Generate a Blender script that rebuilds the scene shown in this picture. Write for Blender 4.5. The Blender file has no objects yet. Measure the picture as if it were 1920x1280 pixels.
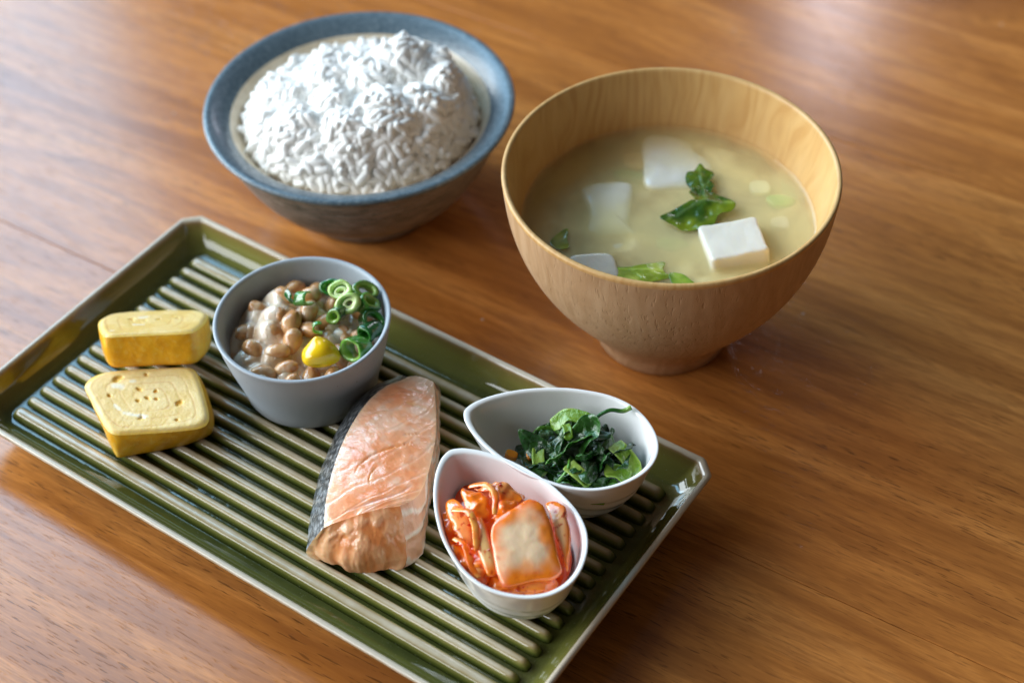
import bpy, bmesh, math, random
import numpy as np
from mathutils import Matrix, Vector, Euler

random.seed(7)
rng = np.random.default_rng(7)
S = 0.01                                   # all numbers below are centimetres
SC = bpy.context.scene
COL = SC.collection
R = math.radians

# ------------------------------------------------------------------ camera
PITCH, ROLL, CAM_H = R(45.7767), R(-2.0486), 43.453
fw = Vector((0, math.cos(PITCH), -math.sin(PITCH)))
rt = Vector((1, 0, 0)); up = rt.cross(fw)
r2 = rt * math.cos(ROLL) + up * math.sin(ROLL)
u2 = -rt * math.sin(ROLL) + up * math.cos(ROLL)
cd = bpy.data.cameras.new('camera'); cam = bpy.data.objects.new('camera', cd); COL.objects.link(cam)
cam.matrix_world = Matrix(((r2.x, u2.x, -fw.x, 0), (r2.y, u2.y, -fw.y, 0), (r2.z, u2.z, -fw.z, CAM_H * S), (0, 0, 0, 1)))
cd.lens = 57.53; cd.sensor_width = 36; cd.clip_start = 0.02; cd.clip_end = 50
cd.dof.use_dof = True; cd.dof.aperture_fstop = 7.0
SC.camera = cam

# ------------------------------------------------------------------ light
W = bpy.data.worlds.new('World'); SC.world = W; W.use_nodes = True
W.node_tree.nodes['Background'].inputs[0].default_value = (0.62, 0.52, 0.43, 1)
W.node_tree.nodes['Background'].inputs[1].default_value = 0.13

def area(name, loc, target, sx, sy, radiance, color, spread=180):
    ld = bpy.data.lights.new(name, 'AREA'); ld.shape = 'RECTANGLE'; ld.size = sx * S; ld.size_y = sy * S
    ld.energy = radiance * math.pi * sx * S * sy * S; ld.color = color; ld.spread = R(spread)
    o = bpy.data.objects.new(name, ld); COL.objects.link(o); o.location = Vector(loc) * S
    o.rotation_euler = (Vector(target) - Vector(loc)).to_track_quat('-Z', 'Y').to_euler()
    return o
# the tall window on the left and the slit of daylight far behind
area('window_light', (-203, 122, 106), (0, 42, 102), 240, 160, 10.4, (0.86, 0.95, 1.0))
area('rear_window_light', (-160, 289, 245), (-5, 40, 245), 156, 230, 7.6, (0.37, 0.70, 1.0))
area('rear_upper_window_light', (-160, 289, 425), (-5, 40, 425), 156, 120, 4.2, (0.40, 0.72, 1.0))
area('side_fill_light', (-207, -33, 130), (0, 42, 120), 150, 120, 7.0, (0.92, 0.96, 1.0))  # unseen fill lamp, added at the front left to brighten the front faces
area('far_slit_light', (80, 330, 155), (12, 52, 155), 14, 110, 12.0, (0.86, 0.86, 1.0))

SC.view_settings.view_transform = 'Standard'; SC.view_settings.look = 'None'
SC.view_settings.exposure = -0.04; SC.view_settings.gamma = 1.0
try: SC.view_settings.use_curve_mapping = False
except Exception: pass
SC.render.engine = 'CYCLES'
cy = SC.cycles
cy.use_denoising = True
try: cy.denoiser = 'OPENIMAGEDENOISE'
except Exception: pass
cy.max_bounces = 16; cy.diffuse_bounces = 14; cy.glossy_bounces = 4; cy.transmission_bounces = 8
cy.volume_bounces = 6; cy.transparent_max_bounces = 12
cy.volume_step_rate = 1.0
cy.sample_clamp_indirect = 6.0
cy.caustics_reflective = False; cy.caustics_refractive = False

# ------------------------------------------------------------------ numeric helpers
def _hash(i, j, k, s):
    n = (i * 374761393 + j * 668265263 + k * 2147483647 + s * 974634777) & 0xFFFFFFFF
    n = ((n ^ (n >> 13)) * 1274126177) & 0xFFFFFFFF
    n = ((n ^ (n >> 16)) * 2246822519) & 0xFFFFFFFF
    return ((n ^ (n >> 15)) & 0xFFFFFF) / float(0xFFFFFF)
def vnoise(p, s=0):
    p = np.asarray(p, float); f = np.floor(p); t = p - f; i = f.astype(np.int64)
    t = t * t * t * (t * (t * 6 - 15) + 10)
    o = 0
    for dx in (0, 1):
        for dy in (0, 1):
            for dz in (0, 1):
                w = (t[..., 0] if dx else 1 - t[..., 0]) * (t[..., 1] if dy else 1 - t[..., 1]) * (t[..., 2] if dz else 1 - t[..., 2])
                o = o + w * _hash(i[..., 0] + dx, i[..., 1] + dy, i[..., 2] + dz, s)
    return o * 2 - 1
def fbm(p, s=0, o=3):
    p = np.asarray(p, float); a = 1.0; t = 0; n = 0
    for k in range(o):
        t = t + a * vnoise(p * 2 ** k + 17.3 * k, s + k); n += a; a *= .5
    return t / n
def cr(pts, n, closed=False):
    """Catmull-Rom through pts, n samples evenly by parameter."""
    P = np.asarray(pts, float); m = len(P)
    if closed:
        t = np.linspace(0, m, n, endpoint=False)
        i = np.floor(t).astype(int); f = (t - i)[:, None]
        a, b, c, d = P[(i - 1) % m], P[i % m], P[(i + 1) % m], P[(i + 2) % m]
    else:
        t = np.linspace(0, m - 1, n); i = np.minimum(np.floor(t).astype(int), m - 2); f = (t - i)[:, None]
        Q = np.vstack([2 * P[0] - P[1], P, 2 * P[-1] - P[-2]])
        a, b, c, d = Q[i], Q[i + 1], Q[i + 2], Q[i + 3]
    return .5 * (2 * b + (c - a) * f + (2 * a - 5 * b + 4 * c - d) * f ** 2 + (3 * b - a - 3 * c + d) * f ** 3)
def even(P, n, closed=True):
    """resample polyline to n points evenly by length"""
    Q = np.vstack([P, P[:1]]) if closed else P
    L = np.concatenate([[0], np.cumsum(np.linalg.norm(np.diff(Q, axis=0), axis=1))])
    t = np.linspace(0, L[-1], n, endpoint=not closed)
    return np.stack([np.interp(t, L, Q[:, k]) for k in range(Q.shape[1])], -1)
def sst(a, b, x):
    t = np.clip((np.asarray(x, float) - a) / (b - a), 0, 1); return t * t * (3 - 2 * t)
def mixc(a, b, t):
    t = np.asarray(t, float)[..., None]; return np.asarray(a, float) * (1 - t) + np.asarray(b, float) * t
def rotm(x=0, y=0, z=0):
    return np.array(Euler((R(x), R(y), R(z))).to_matrix())

# ------------------------------------------------------------------ object helpers
def mesh(name, V, F, m, smooth=True, col=None, sharp=None, face_up=True):
    me = bpy.data.meshes.new(name)
    me.from_pydata((np.asarray(V, float) * S).tolist(), [], [tuple(int(i) for i in f) for f in F])
    if smooth: me.polygons.foreach_set('use_smooth', [True] * len(me.polygons))
    if col is not None:
        a = me.color_attributes.new('Col', 'FLOAT_COLOR', 'POINT')
        c = np.ones((len(V), 4)); c[:, :3] = col
        a.data.foreach_set('color', c.ravel())
    if m: me.materials.append(m)
    me.update()
    bm = bmesh.new(); bm.from_mesh(me)
    if all(len(e.link_faces) == 2 for e in bm.edges):
        bmesh.ops.recalc_face_normals(bm, faces=bm.faces)
    elif face_up and sum(f.normal.z * f.calc_area() for f in bm.faces) < 0:
        bmesh.ops.reverse_faces(bm, faces=bm.faces)
    bm.to_mesh(me); bm.free(); me.update()
    if sharp is not None: me.set_sharp_from_angle(angle=R(sharp))
    return me
def obj(name, me, parent=None, loc=(0, 0, 0), rot=(0, 0, 0)):
    o = bpy.data.objects.new(name, me); COL.objects.link(o)
    o.location = Vector(loc) * S; o.rotation_euler = rot
    if parent: o.parent = parent
    return o
def tag(o, label, cat, group=None):
    o['label'] = label; o['category'] = cat
    if group: o['group'] = group
    return o
def thing(name, label, cat, loc, rz=0, group=None):
    o = bpy.data.objects.new(name, None); COL.objects.link(o); o.empty_display_size = .01
    o.location = Vector(loc) * S; o.rotation_euler = (0, 0, rz)
    return tag(o, label, cat, group)

def rings(Rg, close=True, cap0=False, cap1=False):
    """list of equal rings (n,3) -> V,F"""
    V = np.vstack(Rg); n = len(Rg[0]); F = []
    for k in range(len(Rg) - 1):
        a, b = k * n, (k + 1) * n
        for i in range(n if close else n - 1):
            j = (i + 1) % n
            F.append((a + i, a + j, b + j, b + i))
    if cap0: F.append(tuple(range(n))[::-1])
    if cap1: F.append(tuple(range((len(Rg) - 1) * n, len(Rg) * n)))
    return V, F
def lathe(prof, n=96, fn=None):
    t = np.linspace(0, 2 * np.pi, n, endpoint=False); Rg = []
    for r, z in prof:
        r = max(r, 1e-3)
        Rg.append(np.stack([r * np.cos(t), r * np.sin(t), np.full(n, z)], -1))
    V, F = rings(Rg, True)
    if fn is not None: V = fn(V)
    return V, F
def pillow(outline, thick, seg=64, nr=10, p=4., rmax=1., base=0.):
    """rounded slab from a closed 2d outline; returns V,F,rho"""
    O = even(cr(outline, seg * 4, True), seg); c = O.mean(0)
    rho = np.sin(np.linspace(0, 1, nr + 1) * np.pi / 2)[1:]
    Vs = []; rh = []
    for sgn in (1, -1):
        for q in (rho if sgn > 0 else rho[:-1][::-1]):
            z = sgn * thick / 2 * max(0, 1 - q ** p) ** (1 / p)
            Vs.append(np.column_stack([c + (O - c) * q, np.full(seg, z)])); rh.append(np.full(seg, q))
    V, F = rings(Vs, True)
    F = [f[::-1] for f in F]
    a = len(V); V = np.vstack([V, [[c[0], c[1], thick / 2]], [[c[0], c[1], -thick / 2]]])
    b0 = (len(Vs) - 1) * seg
    for i in range(seg):
        j = (i + 1) % seg
        F.append((a, i, j)); F.append((a + 1, b0 + j, b0 + i))
    F = [f[::-1] if len(f) == 4 else f for f in F]
    return V, F, np.concatenate(rh + [[0, 0]])
def blob(rad, nu=24, nv=14):
    u = np.linspace(0, 2 * np.pi, nu, endpoint=False); v = np.linspace(0, np.pi, nv + 1)
    Rg = [np.stack([rad[0] * math.sin(max(q, 1e-3)) * np.cos(u), rad[1] * math.sin(max(q, 1e-3)) * np.sin(u), np.full(nu, rad[2] * math.cos(q))], -1) for q in v[::-1]]
    return rings(Rg, True)
def tube(path, rad, n=10, flat=1.0):
    P = np.asarray(path, float); m = len(P); rad = np.broadcast_to(rad, (m,))
    T = np.gradient(P, axis=0); T /= np.linalg.norm(T, axis=1)[:, None]
    up0 = np.array([.13, .2, 1.]); Rg = []
    t = np.linspace(0, 2 * np.pi, n, endpoint=False)
    for k in range(m):
        b = np.cross(T[k], up0); b /= np.linalg.norm(b); c = np.cross(b, T[k])
        Rg.append(P[k] + rad[k] * (np.outer(np.cos(t), b) + flat * np.outer(np.sin(t), c)))
    return rings(Rg, True, True, True)

# ------------------------------------------------------------------ material helpers
class NT:
    def __init__(s, name):
        s.m = bpy.data.materials.new(name); s.m.use_nodes = True; s.t = s.m.node_tree
        s.b = s.t.nodes['Principled BSDF']; s.out = s.t.nodes['Material Output']
    def n(s, typ, ins=None, **at):
        nd = s.t.nodes.new('ShaderNode' + typ)
        for k, v in at.items(): setattr(nd, k, v)
        for k, v in (ins or {}).items(): s.set(nd.inputs[k], v)
        return nd
    def set(s, sock, v):
        if isinstance(v, bpy.types.NodeSocket): s.t.links.new(v, sock)
        elif isinstance(v, (tuple, list)) and len(v) == 3 and sock.type == 'RGBA': sock.default_value = (*v, 1)
        else: sock.default_value = v
    def p(s, **k):
        for a, v in k.items(): s.set(s.b.inputs[a.replace('_', ' ')], v)
        return s.m
    def co(s, scale=(1, 1, 1), rot=(0, 0, 0), loc=(0, 0, 0), src='Object'):
        tc = s.n('TexCoord'); mp = s.n('Mapping', {'Vector': tc.outputs[src], 'Scale': tuple(100 * q for q in scale), 'Rotation': rot, 'Location': loc})
        return mp.outputs[0]
    def noise(s, vec, scale=1., detail=3., rough=.5, dist=0.):
        return s.n('TexNoise', {'Vector': vec, 'Scale': scale, 'Detail': detail, 'Roughness': rough, 'Distortion': dist}).outputs[0]
    def ramp(s, fac, stops, interp='LINEAR'):
        r = s.n('ValToRGB', {'Fac': fac}); e = r.color_ramp; e.interpolation = interp
        while len(e.elements) < len(stops): e.elements.new(.5)
        for el, (pos, c) in zip(e.elements, stops):
            el.position = pos; el.color = (*c, 1) if not isinstance(c, (int, float)) else (c, c, c, 1)
        return r.outputs[0]
    def mix(s, f, a, b, blend='MIX'):
        m = s.n('Mix', data_type='RGBA', blend_type=blend)
        s.set(m.inputs[0], f); s.set(m.inputs[6], a); s.set(m.inputs[7], b); return m.outputs[2]
    def math(s, op, a, b=0., c=0.):
        m = s.n('Math', operation=op); s.set(m.inputs[0], a); s.set(m.inputs[1], b); s.set(m.inputs[2], c); return m.outputs[0]
    def bump(s, h, dist=.05, strength=1., normal=None):
        d = {'Height': h, 'Distance': dist * S, 'Strength': strength}
        if normal is not None: d['Normal'] = normal
        return s.n('Bump', d).outputs[0]
    def attr(s): return s.n('Attribute', attribute_name='Col').outputs[0]
    def xyz(s, v):
        return s.n('SeparateXYZ', {'Vector': v}).outputs

def m_wood():
    t = NT('walnut_table_wood'); oi = t.n('ObjectInfo').outputs['Random']
    off = t.n('CombineXYZ', {0: t.math('MULTIPLY', oi, 53.), 1: t.math('MULTIPLY', oi, 31.), 2: oi}).outputs[0]
    def c(sc):
        return t.n('VectorMath', {0: t.co(sc), 1: off}, operation='ADD').outputs[0]
    warp = t.noise(c((.035, .10, 1)), 1., 2., .5)
    y = t.xyz(t.co())[1]
    lay = t.math('ADD', t.math('MULTIPLY', y, .42), t.math('MULTIPLY', warp, 5.5))
    band = t.noise(t.n('CombineXYZ', {0: t.math('MULTIPLY', oi, 9.), 1: lay, 2: t.xyz(t.co((.012, 1, 1)))[0]}).outputs[0], 1.6, 3., .6)
    fib = t.noise(c((1.3, 14., 1)), 1., 4., .6)
    fib2 = t.noise(c((.22, 2.6, 1)), 1., 3., .55)
    pore = t.noise(c((1.25, 15., 1)), 1., 1.5, .5, .15)
    porem = t.ramp(pore, [(.0, 1), (.33, 1.), (.39, .0)])
    base = t.ramp(band, [(.25, (.33, .108, .022)), (.45, (.52, .187, .038)), (.56, (.63, .240, .054)), (.75, (.71, .295, .075))])
    base = t.mix(t.ramp(fib, [(.36, .0), (.66, .5)]), base, (.32, .105, .024), 'MIX')
    base = t.mix(t.ramp(fib2, [(.36, .5), (.56, .0)]), base, (.27, .086, .019))
    gate = t.ramp(t.noise(c((.06, .35, 1)), 1., 2.), [(.38, .1), (.6, 1.)])
    base = t.mix(t.math('MULTIPLY', t.math('MULTIPLY', porem, gate), .62), base, (.075, .024, .007))
    # dust specks and small dents
    vo = t.n('TexVoronoi', {'Vector': t.co((1, 1, 1)), 'Scale': .42}); 
    sp = t.ramp(vo.outputs['Distance'], [(.0, 1.), (.022, .9), (.03, 0.)])
    sp = t.math('MULTIPLY', sp, t.ramp(t.xyz(vo.outputs['Color'])[0], [(.62, 0.), (.66, .55)]))
    base = t.mix(sp, base, (.62, .56, .50))
    rough = t.math('ADD', t.math('MULTIPLY', t.noise(c((.3, 1.6, 1)), 1., 4.), .12), .13)
    h = t.math('SUBTRACT', t.math('MULTIPLY', fib, .35), porem)
    return t.p(Base_Color=base, Roughness=rough, IOR=1.5, Normal=t.bump(h, .006, .55), Coat_Weight=.3, Coat_Roughness=.16)

def m_glaze(ridge):
    t = NT('olive_glaze_ridge' if ridge else 'olive_glaze')
    v = t.co(); z = t.xyz(v)[2]
    nz = t.noise(v, 1.3, 3.)
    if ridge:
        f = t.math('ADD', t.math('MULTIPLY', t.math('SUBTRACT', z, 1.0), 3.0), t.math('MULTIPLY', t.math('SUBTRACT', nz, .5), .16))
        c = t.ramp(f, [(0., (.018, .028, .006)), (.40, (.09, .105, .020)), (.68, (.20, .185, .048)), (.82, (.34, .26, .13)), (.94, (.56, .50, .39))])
    else:
        f = t.math('ADD', t.math('MULTIPLY', t.math('SUBTRACT', z, .95), .95), t.math('MULTIPLY', t.math('SUBTRACT', nz, .5), .10))
        c = t.ramp(f, [(0., (.024, .034, .007)), (.12, (.11, .115, .026)), (.55, (.20, .190, .046)), (.80, (.21, .165, .045)), (.90, (.30, .20, .09)), (.955, (.56, .50, .40))])
    spk = t.ramp(t.noise(v, 16., 2.), [(.27, .55), (.34, 0.)])
    c = t.mix(t.math('MULTIPLY', spk, .25), c, (.6, .6, .5))
    h = t.noise(v, 2.2, 2.)
    return t.p(Base_Color=c, Roughness=.07, IOR=1.52, Normal=t.bump(h, .02, .35), Coat_Weight=.3, Coat_Roughness=.03)

def m_stoneware():
    t = NT('speckled_stoneware'); v = t.co(); x, y, z = t.xyz(v)
    rr = t.math('SQRT', t.math('ADD', t.math('MULTIPLY', x, x), t.math('MULTIPLY', y, y)))
    n1 = t.noise(t.co((.9, .9, 2.0)), 1.1, 5., .65); n2 = t.noise(v, 9., 3., .6); n3 = t.noise(v, 26., 2.)
    c = t.ramp(n1, [(.32, (.055, .06, .055)), (.44, (.17, .155, .135)), (.55, (.24, .205, .175)), (.72, (.36, .31, .26))])
    mk = t.noise(t.co((.7, .7, 2.6)), 1.7, 4., .7, 1.2)
    c = t.mix(t.ramp(mk, [(.50, 0.), (.58, .8)]), c, (.045, .065, .055))
    c = t.mix(t.ramp(n2, [(.5, 0.), (.72, .45)]), c, (.30, .29, .27))
    rings_ = t.n('TexWave', {'Vector': t.co((0, 0, 1.0)), 'Scale': .9, 'Distortion': 1.2, 'Detail': 2.}, bands_direction='Z').outputs[1]
    c = t.mix(t.ramp(rings_, [(.55, 0.), (.85, .35)]), c, (.22, .14, .10))
    return t.p(Base_Color=c, Roughness=t.ramp(n3, [(.3, .28), (.7, .5)]), Normal=t.bump(t.math('ADD', n2, t.math('MULTIPLY', rings_, .6)), .035, .6))
def m_rimblue():
    t = NT('blue_grey_rim_glaze'); v = t.co(); n2 = t.noise(v, 7., 4., .65); n3 = t.noise(v, 24., 2.)
    c = t.ramp(n2, [(.3, (.045, .075, .10)), (.5, (.085, .13, .165)), (.7, (.17, .22, .25))])
    c = t.mix(t.ramp(n3, [(.60, 0.), (.72, .5)]), c, (.35, .38, .38))
    return t.p(Base_Color=c, Roughness=.3, Normal=t.bump(n3, .02, .5), Coat_Weight=.3, Coat_Roughness=.15)
def m_cream():
    t = NT('cream_inner_glaze'); v = t.co(); n2 = t.noise(v, 2., 4.)
    return t.p(Base_Color=t.ramp(n2, [(.3, (.60, .49, .34)), (.7, (.72, .62, .48))]), Roughness=.25)

def m_bowlwood(inner):
    t = NT('pale_turned_wood_inside' if inner else 'pale_turned_wood')
    w = t.noise(t.co((.22, .22, .10)), 1., 2.)
    x, y, z = t.xyz(t.co(rot=(0, 0, R(12))))
    lay = t.math('ADD', t.math('MULTIPLY', x, .75), t.math('MULTIPLY', w, 3.2))
    f = t.noise(t.n('CombineXYZ', {0: lay, 1: t.math('MULTIPLY', y, .06), 2: t.math('MULTIPLY', z, .06)}).outputs[0], 6.5 if inner else 4., 2., .5)
    fine = t.noise(t.co((5., 5., .9)), 1., 4., .6)
    por = t.noise(t.co((9., 9., 1.6)), 1., 2., .5)
    if inner:
        c = t.ramp(f, [(.35, (.54, .305, .105)), (.52, (.60, .365, .14)), (.7, (.63, .40, .165))])
        c = t.mix(t.ramp(fine, [(.4, 0.), (.75, .25)]), c, (.46, .27, .115))
    else:
        c = t.ramp(f, [(.32, (.46, .28, .14)), (.5, (.52, .33, .18)), (.7, (.56, .37, .21))])
        c = t.mix(t.ramp(fine, [(.4, 0.), (.75, .4)]), c, (.33, .185, .085))
        c = t.mix(t.ramp(por, [(.30, .12), (.44, 0.)]), c, (.30, .165, .07))
    h = t.math('ADD', t.math('MULTIPLY', fine, .5), t.ramp(por, [(.28, 0.), (.42, 1.)]))
    return t.p(Base_Color=c, Roughness=.42 if inner else .55, Normal=t.bump(h, .012, .25 if inner else .8), IOR=1.45)

def m_vc(name, rough=.3, sss=0., rad=(.3, .2, .1), bump=None, coat=0., spec=.5, trans=0., ior=1.45, croug=.05):
    """colour from the vertex pigment attribute; optional wet film"""
    t = NT(name); v = t.co(); c = t.attr()
    k = dict(Base_Color=c, Roughness=rough, Subsurface_Weight=sss, Subsurface_Radius=rad, Subsurface_Scale=S, Coat_Weight=coat, Coat_Roughness=croug, IOR=ior, Specular_IOR_Level=spec)
    if trans: k['Transmission_Weight'] = trans
    if bump:
        h = t.noise(v, bump[0], bump[2] if len(bump) > 2 else 3., .6)
        nb = t.bump(h, bump[1], 1.); k['Normal'] = nb; k['Coat_Normal'] = nb
    return t.p(**k)
def m_plain(name, c, rough=.3, sss=0., rad=(.3, .2, .1), bump=None, coat=0., var=.0, vs=2., ior=1.45):
    t = NT(name); v = t.co(); cc = c
    if var:
        n = t.noise(v, vs, 4., .6)
        cc = t.mix(n, tuple(q * (1 - var) for q in c), tuple(min(1, q * (1 + var)) for q in c))
    k = dict(Base_Color=cc, Roughness=rough, Subsurface_Weight=sss, Subsurface_Radius=rad, Subsurface_Scale=S, Coat_Weight=coat, Coat_Roughness=.05, IOR=ior)
    if bump: k['Normal'] = t.bump(t.noise(v, bump[0], 3., .6), bump[1], 1.)
    return t.p(**k)
def m_soup():
    t = NT('cloudy_miso_broth'); t.t.nodes.remove(t.b)
    fr = t.n('Fresnel', {'IOR': 1.33}).outputs[0]
    fr = t.math('MULTIPLY', fr, t.math('SUBTRACT', 1., t.n('NewGeometry').outputs['Backfacing']))
    mx = t.n('MixShader', {0: fr, 1: t.n('BsdfTransparent').outputs[0], 2: t.n('BsdfGlossy', {'Roughness': .03}).outputs[0]})
    t.t.links.new(mx.outputs[0], t.out.inputs['Surface'])
    n = t.noise(t.co(), .42, 3., .55, .6)
    pv = t.n('VolumePrincipled', {'Color': (.993, .945, .70, 1), 'Anisotropy': .2,
             'Density': t.math('MULTIPLY', t.ramp(n, [(.36, .40), (.62, 1.)]), 520.)})
    t.t.links.new(pv.outputs[0], t.out.inputs['Volume'])
    return t.m

# ------------------------------------------------------------------ table
GA = R(-33.0)
M_WOOD = m_wood()
tab = bpy.data.objects.new('table_top', None); COL.objects.link(tab); tab['kind'] = 'structure'
tab['label'] = 'brown walnut table top with long grain'; tab.rotation_euler = (0, 0, GA)
edges = [-34.0, -12.0, 9.4, 30.9, 52.3, 73.6, 95.0, 117.0]
for a, b in zip(edges[:-1], edges[1:]):
    x0, x1, g, bv, th = -95., 95., .012, .018, 2.6
    prof = [(a + g, -th), (a + g, -bv), (a + g + bv * .4, -bv * .35), (a + g + bv, 0), (b - g - bv, 0), (b - g - bv * .4, -bv * .35), (b - g, -bv), (b - g, -th)]
    cxm = (a + b) / 2
    Rg = [np.array([[x, y - cxm, z] for y, z in prof]) for x in (x0, x1)]
    V, F = rings(Rg, True, True, True)
    obj('plank', mesh('plank', V, [f[::-1] for f in F], M_WOOD, False), tab, (0, cxm, 0))

# ------------------------------------------------------------------ the plate
PA = R(-35.8976); PC = (-6.324, 36.305)
ca, sa = math.cos(PA), math.sin(PA)
def PW(x, y, z=0): return (PC[0] + ca * x - sa * y, PC[1] + sa * x + ca * y, z)
ZR = 1.30
def octo(hx, hy, c, z, r=.10):
    pts = [(hx - c, hy), (hx, hy - c), (hx, -hy + c), (hx - c, -hy), (-hx + c, -hy), (-hx, -hy + c), (-hx, hy - c), (-hx + c, hy)]
    out = []
    for i in range(8):
        p0, p1, p2 = (np.array(pts[(i + k) % 8], float) for k in (-1, 0, 1))
        a = p0 - p1; a /= np.linalg.norm(a); b = p2 - p1; b /= np.linalg.norm(b)
        for q in np.linspace(0, 1, 5):
            out.append((1 - q) ** 2 * (p1 + a * r) + 2 * q * (1 - q) * p1 + q * q * (p1 + b * r))
    out = np.array(out); return np.column_stack([out, np.full(len(out), z)])
plate = thing('serving_plate', 'long olive green glazed ceramic plate with ridged floor', 'plate', PW(0, 0), PA)
HX, HY = 23.321 / 2, 12.156 / 2
prof = [(1.5, 0.0), (1.35, 0.0), (1.3, .08), (1.25, .32), (1.1, .42), (.45, 1.15), (.12, 1.66), (.03, 1.80), (0, 1.90), (.03, 1.965), (.09, 2.0), (.15, 1.99), (.215, 1.945), (.25, 1.87), (.30, 1.74), (.40, 1.52), (.54, 1.30), (.72, 1.13), (.92, 1.03), (1.1, 1.005), (1.25, 1.0)]
Rg = [octo(HX - i, HY - i, max(.2, .53 - .18 * i), z, .09 + .08 * i) for i, z in prof]
V, F = rings(Rg, True, True, True)
M_GL, M_GR = m_glaze(False), m_glaze(True)
obj('plate_body', mesh('plate_body', V, [f for f in F], M_GL, True, sharp=50), plate)
def ridge_mesh(w, h=.30, xe=10.443):
    n = 17; q = np.linspace(-1, 1, n)
    xs = np.concatenate([-xe + .30 * (1 - np.cos(np.linspace(0, np.pi / 2, 7))), np.linspace(-xe + .5, xe - .5, 25), xe - .30 * (1 - np.cos(np.linspace(np.pi / 2, 0, 7)))])
    Rg = []
    for x in xs:
        e = min(1, max(0.02, (xe - abs(x)) / .30)); e = math.sqrt(1 - (1 - e) ** 2)
        z = 1.0 + h * e * (1 - np.abs(q) ** 2.6) ** .75 - .002
        Rg.append(np.column_stack([np.full(n, x), q * w / 2 * (.55 + .45 * e), z]))
    V, F = rings(Rg, False)
    return mesh('ridge', V, [f[::-1] for f in F], M_GR, True)
rm = ridge_mesh(.44); rmw = ridge_mesh(.60)
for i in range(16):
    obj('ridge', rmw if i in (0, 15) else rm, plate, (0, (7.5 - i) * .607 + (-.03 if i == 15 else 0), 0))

# ------------------------------------------------------------------ rice bowl + rice
RB = (-5.544, 50.694)
rice_bowl = thing('rice_bowl', 'round stoneware rice bowl with blue-grey rim and brown speckled outside', 'bowl', (*RB, 0), 0)
def wob(amp, s):
    def f(V):
        d = fbm(V * .45, s, 2)[:, None] * amp; r = np.linalg.norm(V[:, :2], axis=1)[:, None] + 1e-6
        V = V.copy(); V[:, :2] += V[:, :2] / r * d; return V
    return f
out = [(5.80, 4.66), (5.74, 4.50), (5.60, 4.25), (5.44, 3.85), (5.22, 3.35), (4.96, 2.8), (4.62, 2.2), (4.18, 1.6), (3.58, 1.05), (3.1, .72), (2.88, .6)]
V, F = lathe(out, 128, wob(.035, 3)); obj('outer_wall', mesh('outer_wall', V, [f[::-1] for f in F][::1], m_stoneware()), rice_bowl)
foot = [(2.88, .6), (2.84, .3), (2.8, .05), (2.7, 0), (2.45, 0), (2.35, .1), (2.3, .5), (0, .55)]
V, F = lathe(foot, 96); obj('foot_ring', mesh('foot_ring', V, [f[::-1] for f in F], rice_bowl.children[0].data.materials[0]), rice_bowl.children[0])
rim = [(5.79, 4.64), (5.88, 4.68), (5.965, 4.76), (5.997, 4.84), (5.98, 4.90), (5.92, 4.935), (5.80, 4.93), (5.62, 4.87), (5.35, 4.74), (5.12, 4.58), (5.02, 4.48)]
V, F = lathe(rim, 128, wob(.02, 3)); obj('rim', mesh('rim', V, [f[::-1] for f in F], m_rimblue()), rice_bowl)
inn = [(5.02, 4.48), (4.90, 4.36), (4.68, 4.08), (4.42, 3.72), (4.0, 3.1), (3.4, 2.3), (2.6, 1.3), (1.2, .95), (0, .9)]
V, F = lathe(inn, 128, wob(.02, 3)); obj('inner_wall', mesh('inner_wall', V, [f[::-1] for f in F], m_cream()), rice_bowl)

CL = [(1.75, 1.2, 6.6, 1.1), (.5, .5, 6.25, 1.2), (-1.0, .8, 6.15, 1.25), (-2.7, .2, 5.6, 1.2), (1.1, -1.9, 6.5, 1.35), (-.1, -2.5, 6.3, 1.0), (2.3, -1.4, 6.3, 1.1), (3.4, .1, 6.2, 1.0),
      (3.75, -1.5, 5.7, .9), (-2.0, -1.9, 5.95, 1.2), (2.3, -3.2, 5.5, .9), (-1.4, -3.6, 5.1, .8), (1.2, -3.8, 5.1, .8), (-3.3, -1.3, 5.4, 1.0), (3.1, 1.4, 6.15, .9), (.3, 2.4, 5.2, 1.3), (2.4, 2.4, 5.4, 1.0),
      (3.5, -2.5, 5.15, .8), (-2.9, -2.9, 4.9, .7), (4.25, -.5, 5.4, .8), (.3, -3.4, 5.5, .6), (4.2, .9, 5.2, .8), (-.9, -1.2, 6.2, .7), (-3.6, -.3, 4.9, .8), (.2, -4.4, 4.7, .7), (2.6, -4.0, 4.8, .6)]
def rice_h(x, y):
    r = np.hypot(x, y); h = 4.35 + .4 * np.cos(np.clip(r / 5., 0, 1) * np.pi / 2)
    for cx, cy_, z, s in CL:
        d2 = (x - cx) ** 2 + (y - cy_) ** 2
        h = np.maximum(h, z - .15 - d2 / (s * 1.1) * .62)
    h = h + .16 * fbm(np.stack([x * 1.3, y * 1.3, 0 * x], -1), 21, 2)
    lim = 3.78 + (4.55 - r) * 2.1
    return np.minimum(h, lim)
rice = thing('steamed_rice', 'mound of fluffy steamed white rice heaped in the stoneware bowl', 'rice', (*RB, 0))
def m_rice():
    t = NT('steamed_rice_grain'); v = t.co(); n = t.noise(v, 3., 2.)
    c = t.mix(n, (.885, .875, .83), (.925, .925, .915))
    t.p(Base_Color=c, Roughness=.36, Subsurface_Weight=.0, Subsurface_Radius=(.22, .21, .16), Subsurface_Scale=S, Coat_Weight=.12, Coat_Roughness=.2)
    return t.m
M_RICE = m_rice()
gr = np.linspace(0, 4.48, 60); Rg = []
tt = np.linspace(0, 2 * np.pi, 110, endpoint=False)
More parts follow.
